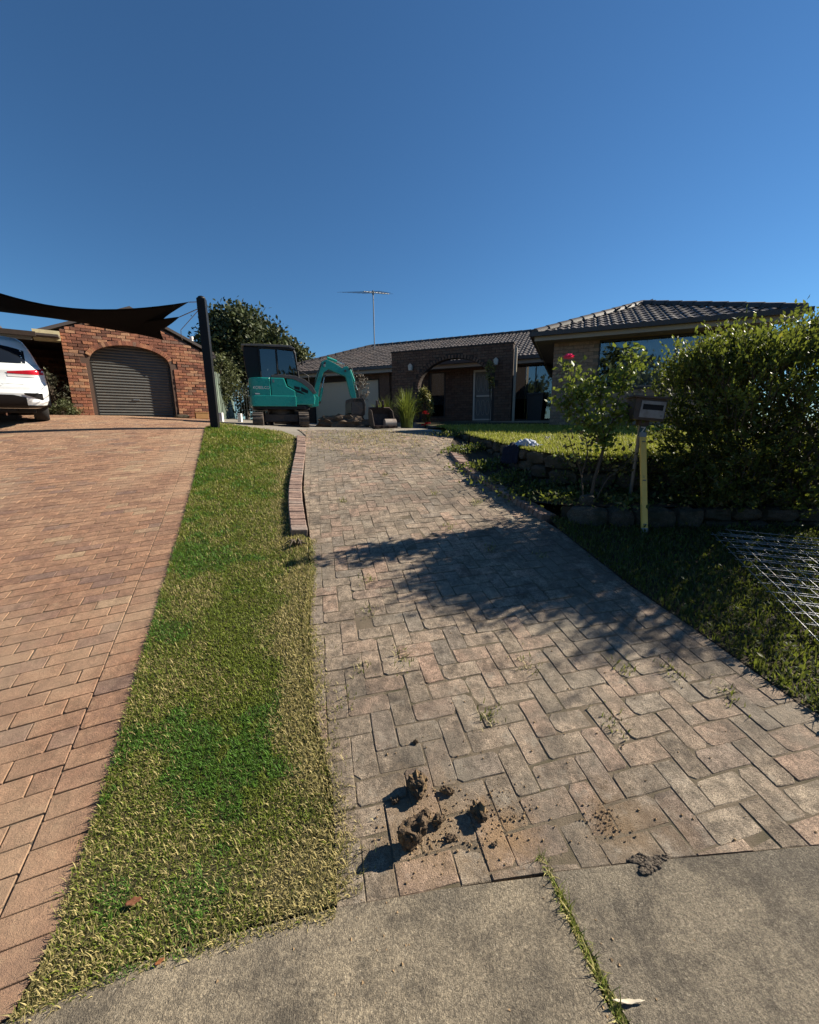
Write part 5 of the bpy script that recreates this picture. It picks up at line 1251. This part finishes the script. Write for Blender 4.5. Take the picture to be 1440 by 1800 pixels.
# ------------------------------------------------------------------ fence, gate, trees
M_pal = simple('green_paling', (.17, .215, .165), (.13, .17, .13), .7, 4, dirt=(.10, .11, .085), dscale=3)
f0, f1 = Vector((-6.95, 15.0, 0)), Vector((-8.75, 20.6, 0)); fd = (f1-f0).normalized(); fl_ = (f1-f0).length
fence = empty('paling_fence', (f0.x, f0.y, g(f0.x, f0.y)), math.atan2(fd.y, fd.x), 'pale green paling fence running back beside the excavator', 'fence')
k = 0; s = 0
while s < fl_:
    w = .145; h = 1.66+random.uniform(-.02, .03); z0 = .02*s
    o = MB().box((s, -.012-(.016 if k % 2 else 0), -.1+z0), (s+w, (.006-.016 if k % 2 else .006), h+z0)).build('paling', M_pal, fence); o.rotation_euler = (random.gauss(0, .01), 0, 0)
    s += .15; k += 1
for zz in (.35, 1.35): MB().box((0, .01, zz), (fl_, .05, zz+.07)).build('rail', M_pal, fence)
M_wire = simple('gate_wire', (.11, .12, .12), (.08, .085, .09), .5, 9, .5)
gate = empty('wire_gate', (-6.9, 16.4, 1.72), R(5), 'dark wire mesh side gate between the fence and the excavator', 'gate')
MB().tube([(0, 0, 0), (0, 0, 1.5), (1.9, 0, 1.5), (1.9, 0, 0), (0, 0, .05)], .02, 6).build('frame', M_wire, gate)
gm = MB()
for i in range(19): gm.tube([(.1*i+.05, 0, .03), (.1*i+.05, 0, 1.48)], .006, 4, False)
for i in range(4): gm.tube([(0, 0, .3+.35*i), (1.9, 0, .3+.35*i)], .006, 4, False)
gm.build('wires', M_wire, gate)['kind'] = 'stuff'
M_treeleaf = leaf_mat('tree_leaf', True, rough=.55, trans=.2, spec=.3)
def tree(name, base, cz, rad, label, n, size, col, trunk=.16, group=None, up=.3, clump=.24, cat='tree'):
    b = Vector(base); root = empty(name, b, 0, label, cat, group); c = Vector((0, 0, cz)); rx, ry, rz = rad
    tb = MB(); tb.tube([(0, 0, -.2), (.05, 0, cz*.45), (0, .05, cz)], [trunk, trunk*.75, trunk*.4], 8)
    K = max(24, n//70); cl = []
    for k in range(K):
        d = Vector((random.gauss(0, 1), random.gauss(0, 1), random.gauss(.1, 1))).normalized(); r = random.uniform(.35, 1.0)**.55*random.uniform(.85, 1.08)
        p = c+Vector((d.x*rx*r, d.y*ry*r, d.z*rz*r)); cl.append(p)
        if k < 26: tb.tube([(0, 0, cz*random.uniform(.35, .9)), tuple(p*.6+c*.4-Vector((0, 0, .1))), tuple(p)], [trunk*.35, trunk*.2, .01], 5)
    tb.build('trunk', M_bark, root)
    idx = rng.integers(0, K, n); C = np.array([p[:] for p in cl]); tone = rng.uniform(.6, 1.35, K)
    P = C[idx]+rng.normal(0, 1, (n, 3))*np.array([rx, ry, rz])*clump*.55
    cols = np.array(col)*(tone[idx]*rng.uniform(.75, 1.25, n))[:, None]
    small_leaves('crown', P, size, cols, M_treeleaf, root, up=up, aspect=.5)
    return root
tree('broad_tree', (-9.45, 24, 1.7), 4.45, (2.45, 2.2, 2.0), 'large dense dark tree behind the fence and the excavator cab', 16000, .26, (.055, .068, .024))
tree('broad_tree', (-8.1, 30, 1.8), 4.7, (1.45, 1.3, 1.25), 'smaller paler tree peeking over the tiled roof', 3800, .24, (.075, .085, .030))
tree('fence_shrub', (-7.7, 16.8, 1.75), 1.75, (.95, 1.2, .95), 'leafy olive shrub rising behind the pale green fence', 5200, .13, (.085, .095, .035), .06, cat='shrub')
tree('fence_shrub', (-6.6, 18.2, 1.7), 1.0, (1.1, .8, .9), 'dark shrub behind the wire gate', 2600, .14, (.035, .045, .018), .05, cat='shrub')
tree('round_shrub', (-9.75, 11.55, 1.98), .22, (.42, .36, .26), 'small round shrub at the brick wall behind the white car', 2600, .05, (.085, .10, .04), .02, cat='shrub')
tree('bare_shrub', (-10.4, 12.1, 1.98), .9, (.4, .3, .5), 'sparse dark climber on the shaded wall behind the car', 420, .09, (.06, .06, .035), .03, cat='shrub')

# street trees behind the viewer: they darken what the windows mirror
for k, (x_, y_, h_, r_, lab) in enumerate(((-14, -17, 4.2, 3.2, 'broad street tree far behind the viewer on the left'), (-5, -20, 4.8, 3.6, 'tall street tree across the road behind the viewer'), (4, -18, 4.0, 3.0, 'round street tree across the road opposite the drive'), (13, -19, 4.6, 3.4, 'wide street tree across the road on the right'), (22, -16, 4.2, 3.2, 'last street tree to the right behind the viewer'))):
    tree('street_tree', (x_, y_, 0), h_, (r_*1.25, r_, r_*1.05), lab, 3600, .55, (.05, .07, .022), .25, 'street trees across the road')

# ------------------------------------------------------------------ plants at the porch
def strappy(name, c, r, h, n, label, col):
    c = Vector(c); root = empty(name, c, 0, label, 'plant'); V = []; F = []; Cc = []
    for k in range(n):
        a = random.uniform(0, 2*math.pi); rr = r*.35*random.random(); b = Vector((math.cos(a)*rr, math.sin(a)*rr, 0)); d = Vector((math.cos(a), math.sin(a), 0)); s = Vector((-d.y, d.x, 0))
        L = h*random.uniform(.6, 1.15); lean = random.uniform(.1, .9); w = .016*random.uniform(.7, 1.4); base = len(V); t_ = random.uniform(.6, 1.4)
        for i in range(6):
            t = i/5; p = b+d*(r*lean*t*t*1.1)+Vector((0, 0, L*(t-.42*lean*t*t*t))); ww = w*(1-t*.9)
            V += [p-s*ww, p+s*ww]; Cc += [[v*t_ for v in col]]*2
        F += [(base+2*i, base+2*i+1, base+2*i+3, base+2*i+2) for i in range(5)]
    mesh_np('leaves', [v[:] for v in V], [F], M_leaf, root, cols=np.array(Cc)); return root
strappy('strappy_plant', (-.05, 12.4, 1.62), .55, 1.15, 420, 'dense clump of strappy green leaves beside the porch arch', (.085, .115, .025))
strappy('strappy_plant', (-.75, 12.9, 1.62), .55, .95, 320, 'dark strappy clump behind the loose digger bucket', (.040, .055, .020))
tree('flowering_shrub', (.50, 12.75, 1.62), .62, (.26, .24, .62), 'slender sunlit shrub with red flowers at the left foot of the arch', 1500, .085, (.20, .19, .055), .02, cat='shrub')
fs_ = [o for o in bpy.data.objects if o.name.startswith('flowering_shrub')][0]
M_redf = simple('red_flower', (.55, .02, .02), (.45, .015, .015), .6, 20)
for k, (dx, dz) in enumerate(((-.02, .42), (.05, .40), (.04, .10), (-.05, .06), (.10, .12), (.0, .46))):
    f = MB()
    for j in range(9): a = j*2.4; f.add([(0, 0, 0), (.05*math.cos(a)-.02*math.sin(a), .05*math.sin(a)+.02*math.cos(a), .02), (.075*math.cos(a), .075*math.sin(a), .03*math.sin(j)), (.05*math.cos(a)+.02*math.sin(a), .05*math.sin(a)-.02*math.cos(a), -.02)], [(0, 1, 2, 3)])
    o = f.build('flower', M_redf, fs_); o.location = (dx, -.26, dz+.02)
tree('climber', (2.62, 13.35, 1.7), 1.55, (.16, .10, .42), 'sparse pale climber hanging in the right side of the porch arch', 420, .075, (.20, .20, .06), .012, cat='plant')
tree('pier_shrub', (-1.75, 15.4, 1.65), 1.3, (.32, .25, .75), 'thin grey leaved shrub against the pier beside the garage door', 500, .08, (.13, .11, .085), .015, cat='plant')
# wheelie bin in the recess
M_bin = simple('bin_plastic', (.016, .022, .03), (.012, .016, .022), .5, 6)
bp_ = HF.w(-.68, 3.35, 0); bn = empty('wheelie_bin', (bp_.x, bp_.y, 1.72), R(-22), 'dark wheelie bin standing against the recessed window', 'bin')
MB().add([(-.22, -.22, .06), (.22, -.22, .06), (.22, .22, .06), (-.22, .22, .06), (-.27, -.28, .95), (.27, -.28, .95), (.27, .28, .95), (-.27, .28, .95)], [(3, 2, 1, 0), (0, 1, 5, 4), (1, 2, 6, 5), (2, 3, 7, 6), (3, 0, 4, 7), (4, 5, 6, 7)]).build('body', M_bin, bn)
MB().prism([(-.31, .95), (.30, .95), (.30, 1.0), (.1, 1.05), (-.31, 1.0)], -.28, .28, None, 'x', .008).build('lid', M_bin, bn)
for s in (-.2, .2): MB().tube([(s-.03, .24, .1), (s+.03, .24, .1)], .1, 14).build('wheel', M_tyre, bn)
MB().tube([(-.22, .30, .93), (-.22, .36, .95), (.22, .36, .95), (.22, .30, .93)], .014, 6).build('handle', M_bin, bn)

# ------------------------------------------------------------------ clods, crumbs, leaves
def chunk(name, mat, r, seed, sc):
    """angular broken lump: hull of random points, subdivided and roughened"""
    rr = random.Random(int(seed*1000)); bm = bmesh.new()
    for _ in range(15):
        d = Vector((rr.gauss(0, 1), rr.gauss(0, 1), rr.gauss(0, 1))).normalized()*rr.uniform(.72, 1.1); bm.verts.new((d.x*sc[0]*r, d.y*sc[1]*r, d.z*sc[2]*r))
    h = bmesh.ops.convex_hull(bm, input=bm.verts[:]); bmesh.ops.delete(bm, geom=[v for v in bm.verts if not v.link_faces], context='VERTS')
    for _ in range(3): bmesh.ops.subdivide_edges(bm, edges=bm.edges[:], cuts=1, use_grid_fill=True); bmesh.ops.triangulate(bm, faces=bm.faces[:])
    bm.normal_update(); off = Vector((seed, seed*2, 0))
    from mathutils import noise as mn
    for v in bm.verts: v.co += v.normal*r*(.16*mn.fractal(v.co/r*2.0+off, .8, 2.2, 5)+.10*(mn.cell(v.co/r*4+off)-.5))
    me = bpy.data.meshes.new(name); bm.to_mesh(me); bm.free(); me.materials.append(mat); return me
M_clod = simple('clay_clod', (.15, .105, .065), (.06, .045, .034), .95, 22, bump=1.0, bscale=90, spec=.1, dirt=(.34, .225, .11), dscale=14, dlo=.52)
for (x_, y_, r_, sc, lab) in ((.005, 1.285, .074, (.95, .85, 1.1), 'largest cracked clay clod on the driveway near the concrete'), (.02, 1.475, .053, (1, .9, 1.0), 'jagged clay clod furthest left at the back of the group'), (.285, 1.375, .044, (1, .9, .9), 'angular tan clay clod standing apart on the right'),
     (.15, 1.475, .028, (1.4, .8, .6), 'flat clay clod behind the middle of the group'), (-.075, 1.44, .025, (.8, 1.2, .7), 'small pale clod at the left of the group'), (.055, 1.375, .030, (1, 1, .8), 'middle clay clod behind the largest one'),
     (.105, 1.355, .028, (.9, 1, .9), 'small dark clod touching the middle one'), (.155, 1.29, .022, (1.3, .9, .6), 'low crumbling clod right of the largest one'), (.325, 1.275, .015, (1, 1, .8), 'tiny round clod in front of the angular tan one'), (.02, 1.71, .016, (1, 1, .7), 'lone small dark lump further up the driveway')):
    o = link(bpy.data.objects.new('clay_clod', chunk('clay_clod', M_clod, r_*1.12, abs(x_*31+y_*7), sc))); o.location = (x_, y_, g(x_, y_)+r_*sc[2]*.72); o.rotation_euler = (0, 0, x_*40); tag(o, lab, 'clod', 'clay clods on the driveway')
def crumbs(name, n, centers, label):
    V = []; F = []
    for k in range(n):
        cx, cy, s = random.choice(centers); x_ = random.gauss(cx, s); y_ = random.gauss(cy, s*.8); r_ = .0010+.0055*random.random()**9
        M = Matrix.Translation((x_, y_, g(x_, y_)+r_*.5)) @ Matrix.Rotation(random.uniform(0, 6), 4, Vector((random.random(), random.random(), .3)).normalized()); b = len(V)
        V += [tuple(M @ Vector(p)*1) for p in ((r_, 0, 0), (-r_, 0, 0), (0, r_, 0), (0, -r_, 0), (0, 0, r_), (0, 0, -r_))]
        F += [(b+i, b+j, b+k2) for i, j, k2 in ((0, 2, 4), (2, 1, 4), (1, 3, 4), (3, 0, 4), (2, 0, 5), (1, 2, 5), (3, 1, 5), (0, 3, 5))]
    tag(mesh_np(name, V, [F], M_crumb), label, kind='stuff')
crumbs('soil_crumbs', 4200, [(.06, 1.36, .10), (.02, 1.30, .07), (.33, 1.33, .07), (.10, 1.40, .12), (.4, 1.38, .08), (.0, 1.7, .35), (1.0, 1.6, .5), (.8, 1.36, .05), (.3, 2.4, .8), (.6, 1.0, .35), (-.2, .95, .15)], 'crumbs of tan clay soil scattered on the pavers')
def leaf(name, p, r_, label, col=(.28, .10, .03), asp=.45):
    mb = MB(); n = 7; v = []
    for i in range(n+1):
        t = i/n; w = math.sin(math.pi*min(1, t*1.02))**.8*r_*asp*(1+.3*math.sin(i*2.3)); v += [(-w, (t-.5)*2*r_, .35*r_*abs(t-.5)+.3*w), (0, (t-.5)*2*r_, .3*r_*abs(t-.5)), (w, (t-.5)*2*r_, .35*r_*abs(t-.5)+.35*w)]
    mb.add(v, [(3*i+j, 3*i+j+1, 3*i+4+j, 3*i+3+j) for i in range(n) for j in range(2)], None, True)
    o = mb.build(name, simple('dry_leaf', col, tuple(c*.6 for c in col), .7, 40)); o.location = p; o.rotation_euler = (random.uniform(-.2, .2), random.uniform(-.2, .2), random.uniform(0, 6)); md = o.modifiers.new('t', 'SOLIDIFY'); md.thickness = .0008; tag(o, label, 'leaf')
leaf('dry_leaf', (-.985, 1.085, .024), .026, 'curled orange brown dry leaf lying on the grass strip', (.20, .075, .03))
leaf('dry_leaf', (-.80, .93, .012), .014, 'tiny dry leaf on the concrete near the grass edge')
leaf('dry_leaf', (.62, .83, .012), .05, 'pale dry gum leaf beside the grassy concrete joint', (.55, .48, .36), .10)
st = MB()
for k in range(6): a = k*1.1; st.tube([(0, 0, -.01), (.05*math.cos(a), .05*math.sin(a), .03+.01*k), (.11*math.cos(a), .11*math.sin(a), .02)], [.014, .011, .004], 6)
o = st.build('root_stub', M_bark); o.location = (-1.13, 3.80, g(-1.13, 3.8)+.01); tag(o, 'dead woody root stub in the grass at the end of the kerb', 'stump')
bmb = MB(); rr_ = random.Random(5)
M_hole = simple('dark_crumbled_mortar', (.16, .13, .10), (.06, .05, .04), .95, 40, bump=.8, bscale=90, spec=.1)
for k in range(260):
    a = rr_.uniform(0, 6.28); q = rr_.random()**.55*(1+.35*math.sin(3*a+1)+.2*math.sin(5*a)); s_ = rr_.uniform(.0015, .006)*(1.6 if rr_.random() < .1 else 1); px_, py_ = .062*q*math.cos(a), .030*q*math.sin(a)
    bmb.sphere((px_, py_, s_*.2), s_, 5, 4, None, (rr_.uniform(.8, 1.9), rr_.uniform(.6, 1.3), rr_.uniform(.4, .9)))
bmb.prism([(.066*(1+.35*math.sin(3*t+1)+.2*math.sin(5*t))*math.cos(t), .032*(1+.35*math.sin(3*t+1)+.2*math.sin(5*t))*math.sin(t)) for t in np.linspace(0, 6.1, 30)], -.01, -.0015)
o = bmb.build('broken_patch', M_hole); o.location = (.90, 1.205, .0165); o.rotation_euler = (0, 0, .1);
for p in o.data.polygons: p.use_smooth = False
tag(o, 'dark crumbled hole at the edge of the concrete slab', 'hole')

# ------------------------------------------------------------------ cloth on the wall, lawn litter
M_cloth = simple('pale_blue_cloth', (.62, .63, .64), (.10, .16, .30), .9, 11, spec=.2)
M_cloth2 = simple('dark_blue_cloth', (.010, .012, .022), (.016, .02, .04), .9, 9, spec=.2)
from mathutils import noise as _mn
def crumple(name, mat, c, size, h, seed, drape=0., label=None, cat=None, parent=None):
    n = 22; V = []
    for i in range(n+1):
        for j in range(n+1):
            u = i/n-.5; v = j/n-.5; r_ = math.hypot(u, v)*2; p = Vector((u*5+seed, v*5, seed))
            z = h*max(0, 1-r_**2)*(.6+.7*_mn.noise(p))+.25*h*_mn.noise(p*2.3)
            x_ = u*size[0]*(1+.25*_mn.noise(p*1.3)); y_ = v*size[1]*(1+.25*_mn.noise(p*1.7+Vector((3, 1, 0))))
            if drape and v < -.1: k = (-v-.1)/.4; y_ = -.1*size[1]-.04*k+.02*_mn.noise(p*2); z -= drape*k
            V.append((x_, y_, z+.01))
    m = n+1; o = MB().add(V, [(i*m+j, (i+1)*m+j, (i+1)*m+j+1, i*m+j+1) for i in range(n) for j in range(n)], None, True).build(name, mat, parent); o.location = c; md = o.modifiers.new('t', 'SOLIDIFY'); md.thickness = .005
    if label: tag(o, label, cat)
    return o
cl_ = empty('cloth_bundle', (1.66, 6.02, 1.33), R(-40), 'crumpled blue and white clothes lying over the edge of the stone wall', 'clothes')
crumple('towel', M_cloth, (.06, .05, .02), (.40, .26, 0), .15, 3.3, parent=cl_)
crumple('shirt', M_cloth2, (-.10, -.06, -.02), (.26, .40, 0), .10, 7.9, .22, parent=cl_)
crumple('cloth_scrap', simple('dark_white_scrap', (.03, .03, .03), (.35, .35, .33), .8, 25), (2.42, 7.05, lz(2.42, 7.05)+.01), (.16, .12, 0), .07, 5.5, label='small crumpled dark and white scrap on the bright lawn', cat='scrap')  # generic crumpled cloth scrap, not a specific item

# ------------------------------------------------------------------ steel mesh sheets lying on the verge
M_meshst = simple('mesh_steel', (.42, .43, .44), (.30, .31, .32), .4, 9, .75, dirt=(.20, .15, .11), dscale=6)
def mesh_sheet(c, rz, lift, label, nx=13, ny=9, p=.10, lx=2.4, ly=1.35):
    root = empty('steel_mesh_sheet', c, rz, label, 'mesh sheet', 'steel mesh sheets stacked on the verge')
    n = Vector(gn(c[0]+.9, c[1]))
    root.rotation_euler = (frame((0, 0, 0), (math.cos(rz), math.sin(rz), 0), n)).to_euler()
    wl_ = MB().tube([(0, 0, 0), (lx, 0, 0)], .0034, 5).mesh('long_wire', M_meshst); wc_ = MB().tube([(0, 0, 0), (0, ly, 0)], .0034, 5).mesh('cross_wire', M_meshst)
    for j in range(int(ly/.13)+1): o = link(bpy.data.objects.new('long_wire', wl_), root); o.location = (0, j*.13, lift)
    for i in range(int(lx/.22)+1): o = link(bpy.data.objects.new('cross_wire', wc_), root); o.location = (i*.22+.02, 0, lift+.007)
for k, (dx, dy, rz, lift, lab) in enumerate(((0, 0, -.045, .05, 'lowest galvanised mesh sheet on the dark verge, its corner toward the mailbox'), (.05, -.05, -.03, .075, 'middle galvanised mesh sheet of the stack on the verge'), (.10, .02, -.065, .10, 'topmost galvanised mesh sheet of the stack on the verge'))):
    mesh_sheet((2.56+dx, 2.16+dy, g(2.6, 2.16)), R(-13)+rz, lift, lab, ly=1.85, lx=2.6)

# ------------------------------------------------------------------ small things by the left garage
M_tan = simple('tan_timber', (.42, .24, .09), (.33, .18, .07), .7, 8)
bx = GF.w(3.05, -.30, 0); tb_ = empty('timber_box', (bx.x, bx.y, g(bx.x, bx.y)), R(35), 'small orange brown box on the ground at the corner of the brick gable', 'box')
MB().box((-.2, -.12, 0), (.2, .12, .20), None, .01).build('body', M_tan, tb_); MB().box((-.21, -.13, .20), (.21, .13, .225), None, .004).build('lid', M_tan, tb_)
bx = GF.w(2.45, -.25, 0); o = link(bpy.data.objects.new('dark_stone', stone_mesh('dark_stone', M_stone_o, .42, .12, .2, 77))); o.location = (bx.x, bx.y, g(bx.x, bx.y)+.05); o.rotation_euler = (0, 0, R(35)); tag(o, 'dark flat stone lying between the roller door and the orange box', 'stone')
for k, (x_, y_, lab) in enumerate(((-5.95, 13.0, 'white edging block at the foot of the fence nearest the black post'), (-5.6, 13.6, 'white edging block standing further along the fence foot'))):
    o = MB().box((-.06, -.06, -.05), (.06, .06, .26), None, .012).build('edging_block', M_white); o.location = (x_, y_, g(x_, y_)); tag(o, lab, 'block')
